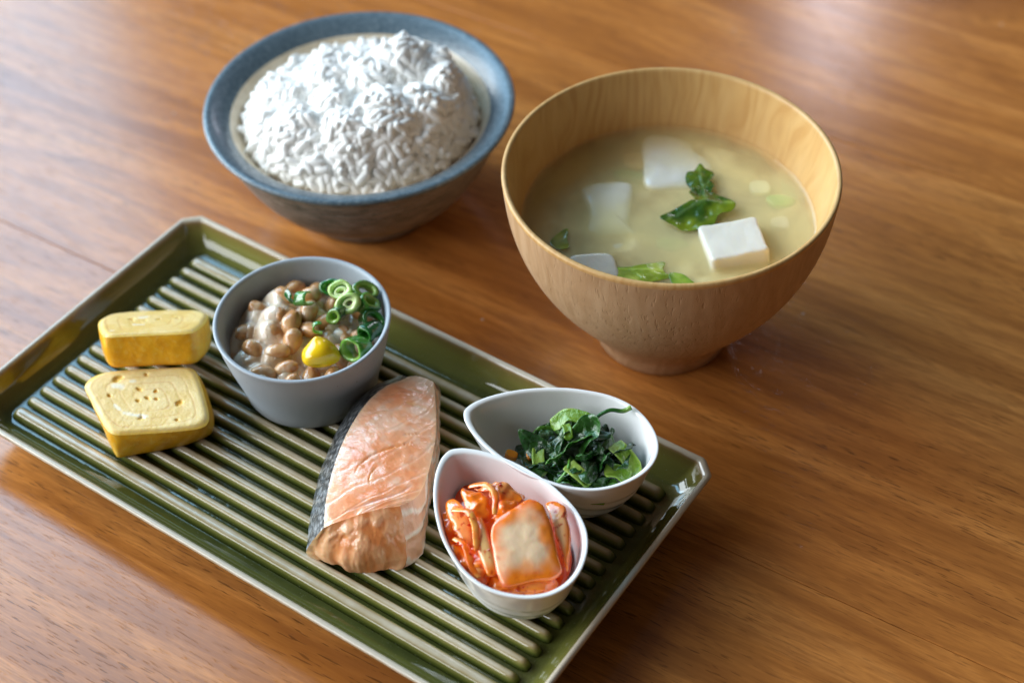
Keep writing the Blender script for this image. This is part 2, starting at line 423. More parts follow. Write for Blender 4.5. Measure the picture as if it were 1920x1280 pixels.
for r in np.maximum(gr, 1e-3):
    x, y = r * np.cos(tt), r * np.sin(tt); Rg.append(np.stack([x, y, rice_h(x, y) - .15], -1))
V, F = rings(Rg, True)
o = obj('packed_rice', mesh('packed_rice', V, [f[::-1] for f in F][::-1], M_RICE), rice)
def grain_shape(s):
    V, F = blob((.315, .118, .105), 9, 8)
    V = V[:, [2, 1, 0]] if False else V
    # long axis x: re-lathe around x
    nu, nv = 8, 9; u = np.linspace(0, 2 * np.pi, nu, endpoint=False); Rg = []
    for q in np.linspace(0, np.pi, nv):
        e = max(math.sin(q), .02) ** .6
        Rg.append(np.stack([np.full(nu, -.285 * math.cos(q)), .150 * e * np.cos(u), .140 * e * np.sin(u)], -1))
    V, F = rings(Rg, True, True, True)
    V = V + .016 * np.stack([vnoise(V * 7 + s * 9.1, s + k) for k in range(3)], -1)
    V[:, 2] += .25 * (V[:, 0] ** 2) * (1 if s % 2 else .3)
    return V, F
shapes = [grain_shape(s) for s in range(6)]
gme = [mesh('grain', v, f, M_RICE) for v, f in shapes]
def scatter(n, dmin, rmax, tries=40000):
    cell = {}; out = []
    k = 0
    while len(out) < n and k < tries:
        k += 1
        a, r = rng.random() * 2 * math.pi, rmax * math.sqrt(rng.random()); x, y = r * math.cos(a), r * math.sin(a)
        z = float(rice_h(np.array(x), np.array(y))) if False else 0.
        ci, cj = int(x // dmin), int(y // dmin); ok = True
        for u in (-1, 0, 1):
            for v in (-1, 0, 1):
                for q in cell.get((ci + u, cj + v), ()):
                    if (q[0] - x) ** 2 + (q[1] - y) ** 2 < dmin * dmin: ok = False
        if ok: out.append((x, y)); cell.setdefault((ci, cj), []).append((x, y))
    return np.array(out)
L1, L2 = scatter(2000, .165, 4.46), scatter(2000, .20, 4.40)
gx = np.concatenate([L1[:, 0], L2[:, 0]]); gy = np.concatenate([L1[:, 1], L2[:, 1]]); N = len(gx); upper = np.arange(N) >= len(L1)
e = .10; gz = rice_h(gx, gy)
nx = -(rice_h(gx + e, gy) - rice_h(gx - e, gy)) / (2 * e); ny = -(rice_h(gx, gy + e) - rice_h(gx, gy - e)) / (2 * e)
nrm = np.stack([nx, ny, np.ones(N)], -1); nrm /= np.linalg.norm(nrm, axis=1)[:, None]
Mats = []
for i in range(N):
    d = rng.normal(size=3); nn = nrm[i]
    d = d - nn * d.dot(nn) * (.90 if rng.random() < .82 else .15); d /= np.linalg.norm(d)
    b = np.cross(nn, d); b /= np.linalg.norm(b) + 1e-9; c = np.cross(d, b)
    sc = .95 + .28 * rng.random()
    M = np.stack([d, b, c], 1) * sc
    pos = np.array([gx[i], gy[i], gz[i]]) + nn * ((.01 + .14 * rng.random() ** 1.5) if upper[i] else (-.10 + .10 * rng.random()))
    Mats.append((M, pos))
# those that show largest: near the camera and on top
score = np.array([-(pp[1]) * .6 + pp[2] * 1.0 + (nrm[i] @ np.array([0, -.7, .7])) * 2.0 for i, (M, pp) in enumerate(Mats)]) + rng.random(N) * 2.5
big = set(np.argsort(-score)[:280].tolist())
Vs, Fs, off = [], [], 0
for i, (M, pp) in enumerate(Mats):
    k = i % 6
    if i in big:
        g = obj('grain', gme[k], rice)
        g.matrix_local = Matrix.Translation(Vector(pp) * S) @ Matrix(M.tolist()).to_4x4()
    else:
        v, f = shapes[k]; Vs.append(v @ M.T + pp); Fs += [tuple(q + off for q in ff) for ff in f]; off += len(v)
o = obj('grain_mass', mesh('grain_mass', np.vstack(Vs), Fs, M_RICE), rice); o['kind'] = 'stuff'

# ------------------------------------------------------------------ soup bowl + soup
SB = (5.581, 42.675)
soup_bowl = thing('soup_bowl', 'pale turned wooden bowl holding miso soup', 'bowl', (*SB, 0))
MO, MI = m_bowlwood(False), m_bowlwood(True)
o_ = cr([(5.735, 7.52), (5.70, 7.1), (5.58, 6.2), (5.36, 5.3), (5.02, 4.4), (4.55, 3.5), (3.98, 2.65), (3.36, 1.85), (2.95, 1.27), (2.68, .80), (2.56, .48)], 40)
V, F = lathe(o_, 160); obj('outer_wall', mesh('outer_wall', V, [f[::-1] for f in F], MO), soup_bowl)
ft = [(2.56, .48), (2.48, .40), (2.45, .3), (2.42, .06), (2.36, 0), (1.9, 0), (1.85, .1), (1.8, .3), (0, .32)]
V, F = lathe(ft, 96); obj('foot_ring', mesh('foot_ring', V, [f[::-1] for f in F], MO), soup_bowl.children[0])
rm_ = [(5.735, 7.52), (5.748, 7.60), (5.74, 7.66), (5.70, 7.70), (5.64, 7.705), (5.58, 7.68), (5.545, 7.62), (5.53, 7.52)]
V, F = lathe(rm_, 160); obj('rim', mesh('rim', V, [f[::-1] for f in F], MI), soup_bowl)
inn = cr([(5.53, 7.52), (5.47, 7.0), (5.33, 6.2), (5.10, 5.4), (4.74, 4.5), (4.2, 3.5), (3.5, 2.5), (2.5, 1.6), (1.2, 1.1), (0, 1.0)], 40)
V, F = lathe(inn, 160); obj('inner_wall', mesh('inner_wall', V, [f[::-1] for f in F], MI), soup_bowl)
ZS = 5.45
liq = [(0, ZS), (2.5, ZS), (4.6, ZS), (4.9, ZS + .008), (5.02, ZS + .03), (5.09, ZS + .07), (5.13, ZS + .09), (5.14, ZS - .0), (5.0, 5.1), (4.80, 4.6), (4.3, 3.6), (3.55, 2.5), (2.55, 1.55), (1.2, 1.05), (0, .97)]
V, F = lathe(liq, 128)
broth = tag(obj('miso_soup', mesh('miso_soup', V, [f[::-1] for f in F], m_soup()), None, (*SB, 0)), 'cloudy golden miso broth filling the wooden bowl', 'soup')
# the miso itself hangs as a billowing cloud just under the surface
ta = np.linspace(0, 2 * np.pi, 150, endpoint=False); Rg = []
for r in np.concatenate([[.001], np.linspace(.1, 5.06, 70)]):
    x, y = r * np.cos(ta), r * np.sin(ta); Pn = np.stack([x * .55, y * .55, 0 * x], -1)
    n = fbm(Pn + 4, 881, 3); n2 = fbm(Pn * 3.2, 885, 3)
    dep = .20 - .30 * n - .08 * n2 + .22 * sst(1.2, 4.2, np.hypot(x + 1.6, y - 3.4) * -1 + 4.6) + .12 * sst(4.3, 5.0, r)
    Rg.append(np.stack([x, y, ZS - np.clip(dep, .035, 2.)], -1))
V, F = rings(Rg, True)
c = mixc((.48, .36, .15), (.76, .66, .40), sst(-.4, .4, fbm(V * np.array([.9, .9, 0]), 889, 3)))
M_CLOUD = m_vc('miso_cloud', .9, .0, spec=.0)
obj('miso_cloud', mesh('miso_cloud', V, F, M_CLOUD, True, c), broth)

def place(name, V, F, m, label, cat, loc, col=None, group=None, sharp=None, rz=0.):
    return tag(obj(name, mesh(name, V, F, m, True, col, sharp), None, loc, (0, 0, rz)), label, cat, group)
M_TOFU = m_plain('silken_tofu', (.70, .67, .59), .32, .5, (.5, .4, .25), (3., .02), .2)
M_DAI = m_plain('simmered_radish', (.86, .86, .76), .22, .4, (.6, .6, .4), (2., .02), .3, .05)
def slab(out, th, p=9, seed=0, amp=.02, seg=72, nr=12):
    V, F, rho = pillow(out, th, seg, nr, p)
    V = V + amp * np.stack([fbm(V * 1.3 + 3.1 * k, seed + k, 2) for k in range(3)], -1)
    return V, F, rho
def on_soup(x, y, z): return (SB[0] + x, SB[1] + y, z)
tofu_ol = [(-1.0, .86), (-.5, .92), (.45, 1.0), (1.0, 1.04), (1.08, .5), (1.17, -.45), (1.2, -.72), (.6, -.84), (-.4, -.98), (-.74, -1.0), (-.84, -.5), (-.96, .3)]
V, F, _ = slab(tofu_ol, 1.3, 16, 3, .03, 96, 14)
V = V @ rotm(-3, -6, 0).T
place('tofu_cube', V, F, M_TOFU, 'white tofu cube standing proud of the broth beside the green leaf', 'tofu', on_soup(2.03, -1.55, 5.16))
V, F, _ = slab([(-.75, .35), (.0, .55), (.72, .55), (.85, 0), (.8, -.55), (0, -.62), (-.8, -.5)], 1.0, 14, 5, .03)
place('tofu_cube', V @ rotm(6, 8, 6).T, F, M_TOFU, 'half sunken tofu cube at the near left edge of the broth', 'tofu', on_soup(-2.85, -2.35, 5.13))
V, F, _ = slab([(-.3, .42), (.28, .42), (.32, -.4), (-.28, -.42)], .5, 10, 6, .02, 40, 8)
place('tofu_cube', V, F, M_TOFU, 'small pale tofu piece just under the broth beside the larger radish square', 'tofu', on_soup(-1.7, -1.5, 5.05))
V, F, _ = slab([(-1.0, 1.55), (-.2, 1.75), (.6, 1.35), (1.2, .5), (1.38, -.4), (.9, -1.35), (0, -1.45), (-1.15, -1.35), (-1.15, 0)], .46, 3, 8, .04)
place('radish_slice', V @ rotm(-3, 3, 0).T, F, M_DAI, 'quarter round translucent radish slice floating behind the leaf', 'radish', on_soup(.55, 3.2, 5.17))
V, F, _ = slab([(-.85, 1.3), (.75, 1.35), (.72, .2), (.55, -.95), (.85, -1.3), (-.2, -1.3), (-.95, -1.25), (-.75, 0)], .46, 3, 12, .04)
place('radish_slice', V @ rotm(4, -3, 0).T, F, M_DAI, 'square translucent radish slice sunk left of the leaf', 'radish', on_soup(-1.95, .75, 5.14))
M_FRY = m_plain('fried_tofu', (.72, .52, .22), .4, .2, (.3, .2, .1), (6., .05), 0, .2)
V, F, _ = slab([(-.35, .45), (.35, .4), (.3, -.45), (-.4, -.35)], .25, 6, 14, .05, 40, 8)
place('fried_tofu_piece', V, F, M_FRY, 'yellow fried tofu scrap beside the rear radish slice', 'fried tofu', on_soup(-.85, 3.45, 5.15))
M_DICE = m_plain('pale_vegetable', (.80, .78, .52), .3, .4, (.4, .4, .2), None, .2, .1)
V, F, _ = slab([(-.3, .3), (.3, .28), (.3, -.3), (-.28, -.3)], .4, 8, 15, .03, 40, 8)
place('vegetable_dice', V, F, M_DICE, 'cream coloured vegetable dice near the right side of the broth', 'vegetable', on_soup(3.45, 1.75, 5.08))
V, F, _ = slab([(-.25, .22), (.28, .28), (.25, -.3), (-.28, -.2)], .35, 8, 16, .03, 40, 8)
place('vegetable_dice', V, F, M_TOFU, 'faint white crumb sunk to the right of the tofu cube', 'tofu', on_soup(3.9, -.15, 5.08))
M_GRN = m_plain('pale_green_stalk', (.42, .55, .18), .25, .3, (.3, .4, .1), None, .3, .15)
V, F, _ = slab([(-.5, .22), (.1, .3), (.55, .05), (.3, -.28), (-.3, -.25)], .3, 4, 18, .04, 40, 8)
place('stalk_slice', V, F, M_GRN, 'pale green stalk slice sunk at the right of the broth', 'vegetable', on_soup(4.1, 1.0, 5.15))
V, F, _ = slab([(-.55, .3), (.1, .35), (.6, 0), (.1, -.35), (-.5, -.2)], .28, 4, 19, .05, 40, 8)
place('stalk_slice', V, F, M_GRN, 'faint yellow-green stalk slice between the two radish slices', 'vegetable', on_soup(-1.1, 2.75, 5.05))
V, F, _ = slab([(-.5, .3), (.2, .35), (.6, -.05), (.0, -.35), (-.55, -.15)], .28, 4, 20, .05, 40, 8)
place('stalk_slice', V, F, M_GRN, 'faint green stalk slice sunk left of the tofu cube', 'vegetable', on_soup(.1, -1.0, 5.05))

def leaf_sheet(out, amp, seed, seg=96, nr=22, th=.035, veins=None, dark=(.045, .12, .012), light=(.20, .34, .03), freq=1.1, rimc=None):
    V, F, rho = pillow(out, th, seg, nr, 8)
    P = np.column_stack([V[:, :2], np.zeros(len(V))])
    V = V.copy(); V[:, 2] += amp * (fbm(P * freq, seed, 3)) + amp * .5 * np.sin(P[:, 0] * 2.1 + 2 * vnoise(P * .9, seed + 9)) * rho
    n = sst(-.45, .5, fbm(P * 1.4, seed + 4, 3)); c = mixc(dark, light, n)
    if veins is not None:
        for a, b, w in veins:
            a, b = np.array(a), np.array(b); d = b - a; t = np.clip(((P[:, :2] - a) @ d) / (d @ d), 0, 1)
            dist = np.linalg.norm(P[:, :2] - a - t[:, None] * d, axis=1)
            k = np.exp(-(dist / w) ** 2); c = mixc(c, np.clip(c * 1.6 + .05, 0, 1), k * .8); V[:, 2] += .02 * k
    return V, F, c
M_LEAF = m_vc('wet_green_leaf', .22, .15, (.1, .2, .03), (5., .02), .6)
ol = [(.75, 2.65), (.95, 2.3), (1.2, 2.05), (1.0, 1.75), (1.15, 1.45), (1.0, 1.15), (1.35, .75), (1.75, .35), (1.55, .0), (1.1, -.15), (.85, -.65), (.35, -.75), (-.2, -.8), (-.55, -.5), (-.95, -.15), (-.5, .2), (0, .45), (.35, .65), (.2, 1.15), (.45, 1.45), (.15, 1.75), (.25, 2.25), (.5, 2.3)]
ol = [(x - .55, y - .85) for x, y in ol]
V, F, c = leaf_sheet(ol, .10, 31, veins=[((.15, 1.6), (.2, -.2), .05), ((.2, -.2), (-1.2, -1.1), .05), ((.2, -.3), (1.1, -.5), .04), ((.2, .6), (.55, 1.), .03)], dark=(.025, .075, .006), light=(.20, .27, .012), th=.025, freq=1.8)
V[:, 2] += .10 * np.exp(-((V[:, 1] + .3 + V[:, 0] * .2) / .35) ** 2)
place('leaf_piece', V, F, M_LEAF, 'bright green leaf floating in the middle of the soup', 'leaf', on_soup(1.2, .95, 5.55), c)
V, F, c = leaf_sheet([(-1.75, .42), (-1.4, .30), (-.7, .26), (.1, .16), (.9, .28), (1.35, .34), (1.25, -.1), (1.5, -.4), (.8, -.62), (.1, -.75), (-.6, -.6), (-1.2, -.2)], .06, 41, dark=(.20, .30, .02), light=(.52, .58, .10), veins=[((-1.5, .2), (1.3, -.1), .04), ((.2, .0), (.6, -.5), .03), ((.7, .0), (1.1, -.3), .03)])
place('leaf_piece', V, F, M_LEAF, 'long yellow-green leaf lying along the near rim of the soup', 'leaf', on_soup(-1.65, -2.52, 5.45), c)
V, F, c = leaf_sheet([(-.35, .3), (.05, .25), (.3, -.05), (.45, -.35), (0, -.4), (-.3, -.2)], .05, 43, dark=(.06, .16, .01), light=(.35, .5, .06))
place('leaf_piece', V, F, M_LEAF, 'small green leaf tip at the near rim of the soup, right of the long leaf', 'leaf', on_soup(.15, -3.05, 5.46), c)
V, F, c = leaf_sheet([(-.35, -.1), (0, .35), (.3, .5), (.25, 0), (.28, -.45), (-.1, -.5)], .06, 45, dark=(.12, .16, .01), light=(.36, .42, .05))
place('leaf_piece', V, F, M_LEAF, 'olive leaf scrap by the left wall of the wooden bowl', 'leaf', on_soup(-3.8, -.85, 5.42), c)

# ------------------------------------------------------------------ natto cup
NB = (-7.078, 39.439)
cup = thing('sauce_cup', 'small matt grey ceramic cup filled with natto', 'cup', (*NB, ZR))
def m_grey():
    t = NT('matt_grey_ceramic'); v = t.co(); n = t.noise(v, 1.2, 4.); s = t.ramp(t.noise(v, 9., 1., .5), [(.20, 1.), (.235, 0.)])
    c = t.mix(n, (.35, .40, .45), (.42, .465, .51)); c = t.mix(t.math('MULTIPLY', s, .8), c, (.07, .05, .04))
    return t.p(Base_Color=c, Roughness=.46, Normal=t.bump(t.noise(v, 30., 2.), .006, .6))
M_GREY = m_grey()
cp = [(0, .02), (1.9, .02), (2.05, 0), (2.18, .01), (2.27, .06), (2.34, .2), (2.42, .6), (2.58, 1.2), (2.74, 1.8), (2.90, 2.5), (2.955, 2.85), (2.985, 3.0), (3.015, 3.1), (3.02, 3.15), (3.0, 3.18), (2.94, 3.185), (2.88, 3.16), (2.845, 3.1), (2.82, 3.0)]
V, F = lathe(cp, 128); obj('cup_body', mesh('cup_body', V, [f[::-1] for f in F], M_GREY), cup)
cpi = [(2.82, 3.0), (2.76, 2.7), (2.66, 2.2), (2.5, 1.5), (2.3, .8), (2.1, .4), (1.8, .25), (0, .2)]
V, F = lathe(cpi, 128); obj('inner_wall', mesh('inner_wall', V, [f[::-1] for f in F], M_GREY), cup)

natto = thing('natto', 'sticky brown fermented soybeans heaped in the grey cup', 'natto', (*NB, ZR))
M_BEAN = m_vc('natto_bean', .22, .3, (.3, .15, .06), (5., .03), .6)
def bean(s):
    V, F = blob((.33, .345, .365 + .02 * (s % 3)), 26, 16)
    V = V[:, [2, 1, 0]][:, [0, 1, 2]]
    V = V * np.array([1.35, 1.0, .98])
    V = V + .05 * np.stack([vnoise(V * 2.2 + s * 5.3, s * 3 + k) for k in range(3)], -1)
    n = fbm(V * 2.4 + s * 2.2, 60 + s, 3)
    c = mixc((.46, .215, .075), (.66, .38, .17), sst(-.4, .45, n)); c = mixc(c, (.72, .55, .38), sst(.15, .6, fbm(V * 3 + 4 * s, 80 + s, 2)) * .8)
    return mesh('soybean', V, F, M_BEAN, True, c)
beans = [bean(s) for s in range(6)]
def nat_h(x, y):
    h = 2.40 + .55 * np.exp(-((x + .5) ** 2 + (y - 1.3) ** 2) / 1.6) + .30 * np.exp(-((x + .9) ** 2 + (y + .6) ** 2) / 1.6) - .12 * x / 3
    return h
pts = []
tries = 0
while tries < 9000 and len(pts) < 62:
    tries += 1
    a, r = rng.random() * 2 * math.pi, (2.28 if len(pts) < 34 else 1.9) * math.sqrt(rng.random())
    x, y = r * math.cos(a), r * math.sin(a)
    if x > .9 and y > -.5 and rng.random() < .5: continue
    lay = 0 if len(pts) < 34 else 1
    z = nat_h(x, y) - .30 - .34 * lay
    if all((x - q[0]) ** 2 + (y - q[1]) ** 2 + ((z - q[2]) * 1.3) ** 2 > (.68 if lay == 0 else .55) ** 2 for q in pts): pts.append((x, y, z))
for i, (x, y, z) in enumerate(pts):
    b = obj('soybean', beans[i % 6], natto, (x, y, z + rng.normal() * .05))
    b.rotation_euler = (rng.normal() * .5, rng.normal() * .5, rng.random() * 6.28)
    s = .84 + .16 * rng.random(); b.scale = (s, s, s)
bp = np.array(pts)
q = np.linspace(0.001, 2.62, 70); ta = np.linspace(0, 2 * np.pi, 150, endpoint=False); Rg = []
for r in q:
    x, y = r * np.cos(ta), r * np.sin(ta); P = np.stack([x, y, 0 * x], -1)
    d2 = (x[:, None] - bp[None, :, 0]) ** 2 + (y[:, None] - bp[None, :, 1]) ** 2
    bf = np.max(bp[None, :, 2] + .28 - d2 * 1.0 - .05, axis=1)
    patch = .24 * fbm(P * .75 + 3, 91, 2) + .10 * vnoise(P * 2.2, 95)
    h = np.maximum(np.minimum(bf, nat_h(x, y) + .05) - .07 + patch, nat_h(x, y) - .62)
    h = h - .22 * sst(.5, 2.2, x) + .012 * vnoise(P * 9, 96)
    Rg.append(np.stack([x, y, h], -1))
V, F = rings(Rg, True)
nn_ = fbm(V * 1.6, 97, 3)
c = mixc((.58, .38, .22), (.84, .72, .58), sst(-.35, .3, nn_))
M_FOAM = NT('sticky_foam')
_v = M_FOAM.co(); _vo = M_FOAM.n('TexVoronoi', {'Vector': _v, 'Scale': 9.}).outputs['Distance']
_g = M_FOAM.ramp(M_FOAM.noise(_v, 1.4, 2.), [(.5, 0.), (.62, 1.)])
_h = M_FOAM.math('MULTIPLY', M_FOAM.ramp(_vo, [(.12, 0.), (.30, 1.)]), _g)
_nb = M_FOAM.bump(_h, .04, .7)
m_foam = M_FOAM.p(Base_Color=M_FOAM.attr(), Roughness=.18, Subsurface_Weight=.35, Subsurface_Radius=(.3, .2, .12), Subsurface_Scale=S, Normal=_nb, Coat_Weight=.5, Coat_Roughness=.06)
obj('sticky_foam', mesh('sticky_foam', V, [f[::-1] for f in F][::-1], m_foam, True, c), natto)

# mustard
V, F = blob((.56, .62, .42), 48, 30)
P = V.copy(); V[:, 1] *= np.where(V[:, 1] > 0, 1.05, .9); V[:, 0] += -.18 * sst(0, -.7, P[:, 1])
V[:, 2] *= np.where(V[:, 2] > 0, 1.15, .8)
V += np.array([.14, .14, .09]) * np.stack([vnoise(P * 1.3, 101 + k) for k in range(3)], -1)
V[:, 2] += .16 * np.exp(-((P[:, 0] + .18) ** 2 + (P[:, 1] - .4) ** 2) / .05) + .05 * np.sin(5 * P[:, 0] + 2.5 * P[:, 1]) * (P[:, 2] > 0)
place('mustard_dab', V, F, m_plain('yellow_mustard', (.80, .52, .008), .16, .3, (.3, .2, .02), None, .5, .06), 'glossy yellow mustard dab on the natto', 'mustard', (NB[0] + .66, NB[1] - 1.42, ZR + 2.72))

# spring onion rings
M_ON = m_vc('cut_spring_onion', .2, .25, (.15, .3, .06), (4., .015), .6)
def onion(r, ln, th, dark, light, seed, cut=0.):
    n = 40; t = np.linspace(R(cut), 2 * np.pi - R(cut), n, endpoint=cut > 0) if cut else np.linspace(0, 2 * np.pi, n, endpoint=False)
    prof = [(r, -ln / 2), (r, -ln / 4), (r, 0), (r, ln / 4), (r, ln / 2), (r - th * .5, ln / 2 + .02), (r - th, ln / 2 - .01), (r - th, 0), (r - th, -ln / 2 + .01), (r - th * .5, -ln / 2 - .02)]
    prof = prof + prof[:1]
    Rg = [np.stack([q * np.cos(t) * 1.12, q * np.sin(t) * .88, np.full(n, z)], -1) for q, z in prof]
    V, F = rings(Rg, not cut)
    if cut:
        L = len(prof) - 1
        F.append(tuple(k * n for k in range(L))); F.append(tuple(k * n + n - 1 for k in range(L))[::-1])
    rr = np.concatenate([np.full(n, q) for q, z in prof])
    th_ = np.tile(t, len(prof))
    c = mixc(dark, light, np.clip((r - rr) / th, 0, 1) * .85)
    c = mixc(c, np.asarray(light) * .8, (.5 + .5 * np.sin(th_ * 17 + seed)) * .25)
    V = V + .085 * np.stack([fbm(V * 2.1, seed + k, 2) for k in range(3)], -1)
    return V, F, c
DK, MD, LT, WH = (.012, .085, .022), (.035, .20, .02), (.33, .52, .10), (.62, .75, .38)
ons = [  # x,y,z(world), r, len, th, dark, light, rot xyz, cut, label
    (.02, .80, 4.55, .26, .45, .07, MD, WH, (70, 20, 60), 60, 'curled spring onion piece with a pale tip, alone on the beans left of the heap'),
    (-.35, 1.0, 4.55, .22, .40, .05, DK, MD, (80, 0, 30), 110, 'flat dark green onion sliver left of the pale-tipped curl'),
    (1.30, 1.15, 4.48, .35, .46, .14, LT, WH, (25, -15, 0), 0, 'pale green onion ring at the top left of the onion heap'),
    (1.62, .45, 4.58, .37, .62, .17, LT, WH, (38, -20, 10), 0, 'largest pale green onion ring, uppermost in the heap'),
    (2.05, 1.15, 4.46, .36, .50, .16, DK, LT, (20, 25, 0), 0, 'dark green onion ring at the back of the heap'),
    (2.2, .55, 4.40, .36, .50, .18, MD, LT, (15, 40, 30), 0, 'mid green onion ring right of the largest pale one'),
    (1.20, .05, 4.48, .28, .46, .15, DK, LT, (55, -50, 0), 0, 'small dark green onion ring at the left front of the heap'),
    (1.85, -1.25, 4.15, .42, .70, .12, MD, LT, (62, 0, -35), 0, 'large hollow green onion tube lying beside the mustard'),
    (2.28, -.42, 4.10, .28, .70, .12, DK, MD, (70, 0, -40), 0, 'dark onion tube wedged between the hollow tube and the cup wall'),
    (2.34, .05, 4.10, .34, .50, .14, DK, MD, (30, 30, 0), 0, 'dark green onion ring low against the right cup wall'),
    (.95, 1.55, 4.30, .32, .46, .14, DK, MD, (30, -20, 0), 0, 'dark onion ring half hidden at the rear of the heap'),
    (.68, -.55, 4.45, .24, .16, .05, MD, LT, (78, 10, 10), 80, 'thin green onion crescent standing over the mustard'),
]
for k, (x, y, z, r, ln, th, dk, lt, ro, cut, lab) in enumerate(ons):
    V, F, c = onion(r * 1.08, ln, th, dk, lt, 200 + 7 * k, cut)
    if not cut and lt == WH:
        V2_, F2_, c2_ = onion(r * .58, ln * .92, th * .7, lt, WH if lt != MD else LT, 260 + 7 * k)
        F = F + [tuple(q + len(V) for q in f) for f in F2_]; V = np.vstack([V, V2_ + np.array([.03, -.02, -.03])]); c = np.vstack([c, c2_])
    place('spring_onion_ring', V @ rotm(*ro).T, F, M_ON, lab, 'spring onion', (NB[0] + x, NB[1] + y, z), c, 'spring onion rings on the natto')

# ------------------------------------------------------------------ rolled omelette
M_EGG = m_vc('omelette_cut_face', .42, .3, (.4, .3, .1), (9., .015), .1)
def m_crust():
    t = NT('omelette_browned_skin'); v = t.co(); n = t.noise(v, 1.6, 4.); n2 = t.noise(v, 6., 3., .6)
    c = t.ramp(n, [(.3, (.76, .33, .008)), (.55, (.90, .45, .012)), (.75, (.94, .56, .04))])
    c = t.mix(t.ramp(n2, [(.52, 0.), (.72, .6)]), c, (.88, .60, .12))
    return t.p(Base_Color=c, Roughness=.4, Subsurface_Weight=.12, Subsurface_Radius=(.4, .2, .04), Subsurface_Scale=S, Normal=t.bump(n2, .03, .6), Coat_Weight=.2, Coat_Roughness=.2)
M_CRUST = m_crust()
def omelette(label, top, bot, h, loc, rz, tilt, holes, whites, seed):
    t = thing('omelette_slice', label, 'omelette', loc, rz, 'rolled omelette slices')
    t.rotation_euler = Euler((R(tilt[0]), R(tilt[1]), rz))
    n = 200
    T = even(cr(top, 400, True), n); B = even(cr(bot, 400, True), n)
    c0 = T.mean(0)
    nr = 64; rho = np.linspace(0, 1, nr + 1)[1:]
    Rg = []; th = np.linspace(0, 2 * np.pi, n, endpoint=False); RH = []
    for q in rho: Rg.append(np.column_stack([c0 + (T - c0) * q, np.full(n, h)])); RH.append(np.full(n, q))
    V, F = rings(Rg, True)
    a = len(V); V = np.vstack([V, [[*c0, h]]])
    F = [f[::-1] for f in F][::-1] + [(a, i, (i + 1) % n) for i in range(n)]
    RH = np.concatenate(RH + [[0]]); TH = np.concatenate([np.tile(th, nr), [0]])
    P = np.column_stack([V[:, :2], np.zeros(len(V))])
    w = RH * 4.6 - TH / (2 * np.pi) + .22 * fbm(P * .9, seed, 2)
    fr = np.abs(w - np.round(w)); line = np.exp(-(fr / .06) ** 2) * sst(.08, .3, RH)
    nz = fbm(P * 2.0, seed + 3, 3)
    c = mixc((.79, .55, .18), (.84, .63, .27), sst(-.4, .4, nz))
    c = mixc(c, (.66, .36, .10), line * (.30 + .5 * sst(-.2, .4, fbm(P * 1.2, seed + 6, 2))))
    c = mixc(c, (.86, .56, .06), sst(.94, .99, RH) * .8)
    z = .010 * nz - .006 * line + .005 * fbm(P * 7, seed + 8, 2)
    for hx, hy, r, e in holes:
        d = np.hypot((P[:, 0] - hx), (P[:, 1] - hy) * e) + .06 * vnoise(P * 7, seed)
        k = 1 - sst(r * .35, r * 1.1, d); z = z - .07 * k; c = mixc(c, (.84, .50, .05), k * .9)
    for (ax, ay), (bx, by), r in whites:
        A, D = np.array([ax, ay]), np.array([bx - ax, by - ay]); s = np.clip(((P[:, :2] - A) @ D) / (D @ D + 1e-9), 0, 1)
        d = np.linalg.norm(P[:, :2] - A - s[:, None] * D, axis=1) + .05 * vnoise(P * 6, seed + 2)
        k = 1 - sst(r * .2, r * 1.2, d); c = mixc(c, (.86, .82, .68), k * .7)
    V[:, 2] += z * (1 - sst(.92, 1., RH)) - .11 * sst(.86, 1.02, RH) ** 2
    obj('cut_face', mesh('cut_face', V, F, M_EGG, True, c), t)
    Rg = []
    for q in np.linspace(0, 1, 14):
        ed = .05 * max(0, (.08 - q) / .08) ** 2; bul = .06 * math.sin(math.pi * q) ** .8
        O = B * (1 - q) + T * q; cc = O.mean(0); dd = O - cc; L = np.linalg.norm(dd, axis=1)[:, None]
        O = cc + dd * (1 + (bul - ed) / L)
        Rg.append(np.column_stack([O, np.full(n, q * (h - .105))]))
    V, F = rings(Rg, True, True, False)
    V = V + .04 * np.stack([fbm(V * 1.5, seed + 11 + k, 3) for k in range(3)], -1) * np.array([1, 1, .3]) * (1 - sst(h - .3, h - .12, V[:, 2]))[:, None]
    obj('browned_skin', mesh('browned_skin', V, F, M_CRUST), t)
    return t
# front slice; outline in plate axes relative to its centre (-5.9,-2.3)
def rel(pts, c): return [(x - c[0], y - c[1]) for x, y in pts]
oc = (-5.75, -2.35)
top = rel([(-8.02, -3.2), (-8.1, -2.75), (-7.85, -2.3), (-7.2, -1.72), (-6.4, -1.12), (-5.7, -.62), (-5.3, -.58), (-4.85, -.85), (-4.3, -1.25), (-3.65, -1.75), (-3.35, -2.1), (-3.4, -2.45), (-3.95, -2.98), (-4.6, -3.5), (-5.3, -4.05), (-5.65, -4.25), (-6.05, -4.2), (-6.7, -3.9), (-7.5, -3.5)], oc)
bot = rel([(-8.1, -2.95), (-8.1, -2.55), (-7.85, -2.1), (-7.2, -1.6), (-6.4, -1.0), (-5.7, -.5), (-5.2, -.45), (-4.75, -.75), (-4.25, -1.1), (-3.85, -1.55), (-3.8, -1.9), (-4.1, -2.5), (-4.65, -3.2), (-5.2, -3.75), (-5.6, -4.2), (-5.8, -4.3), (-6.3, -4.0), (-6.9, -3.6), (-7.6, -3.2)], oc)
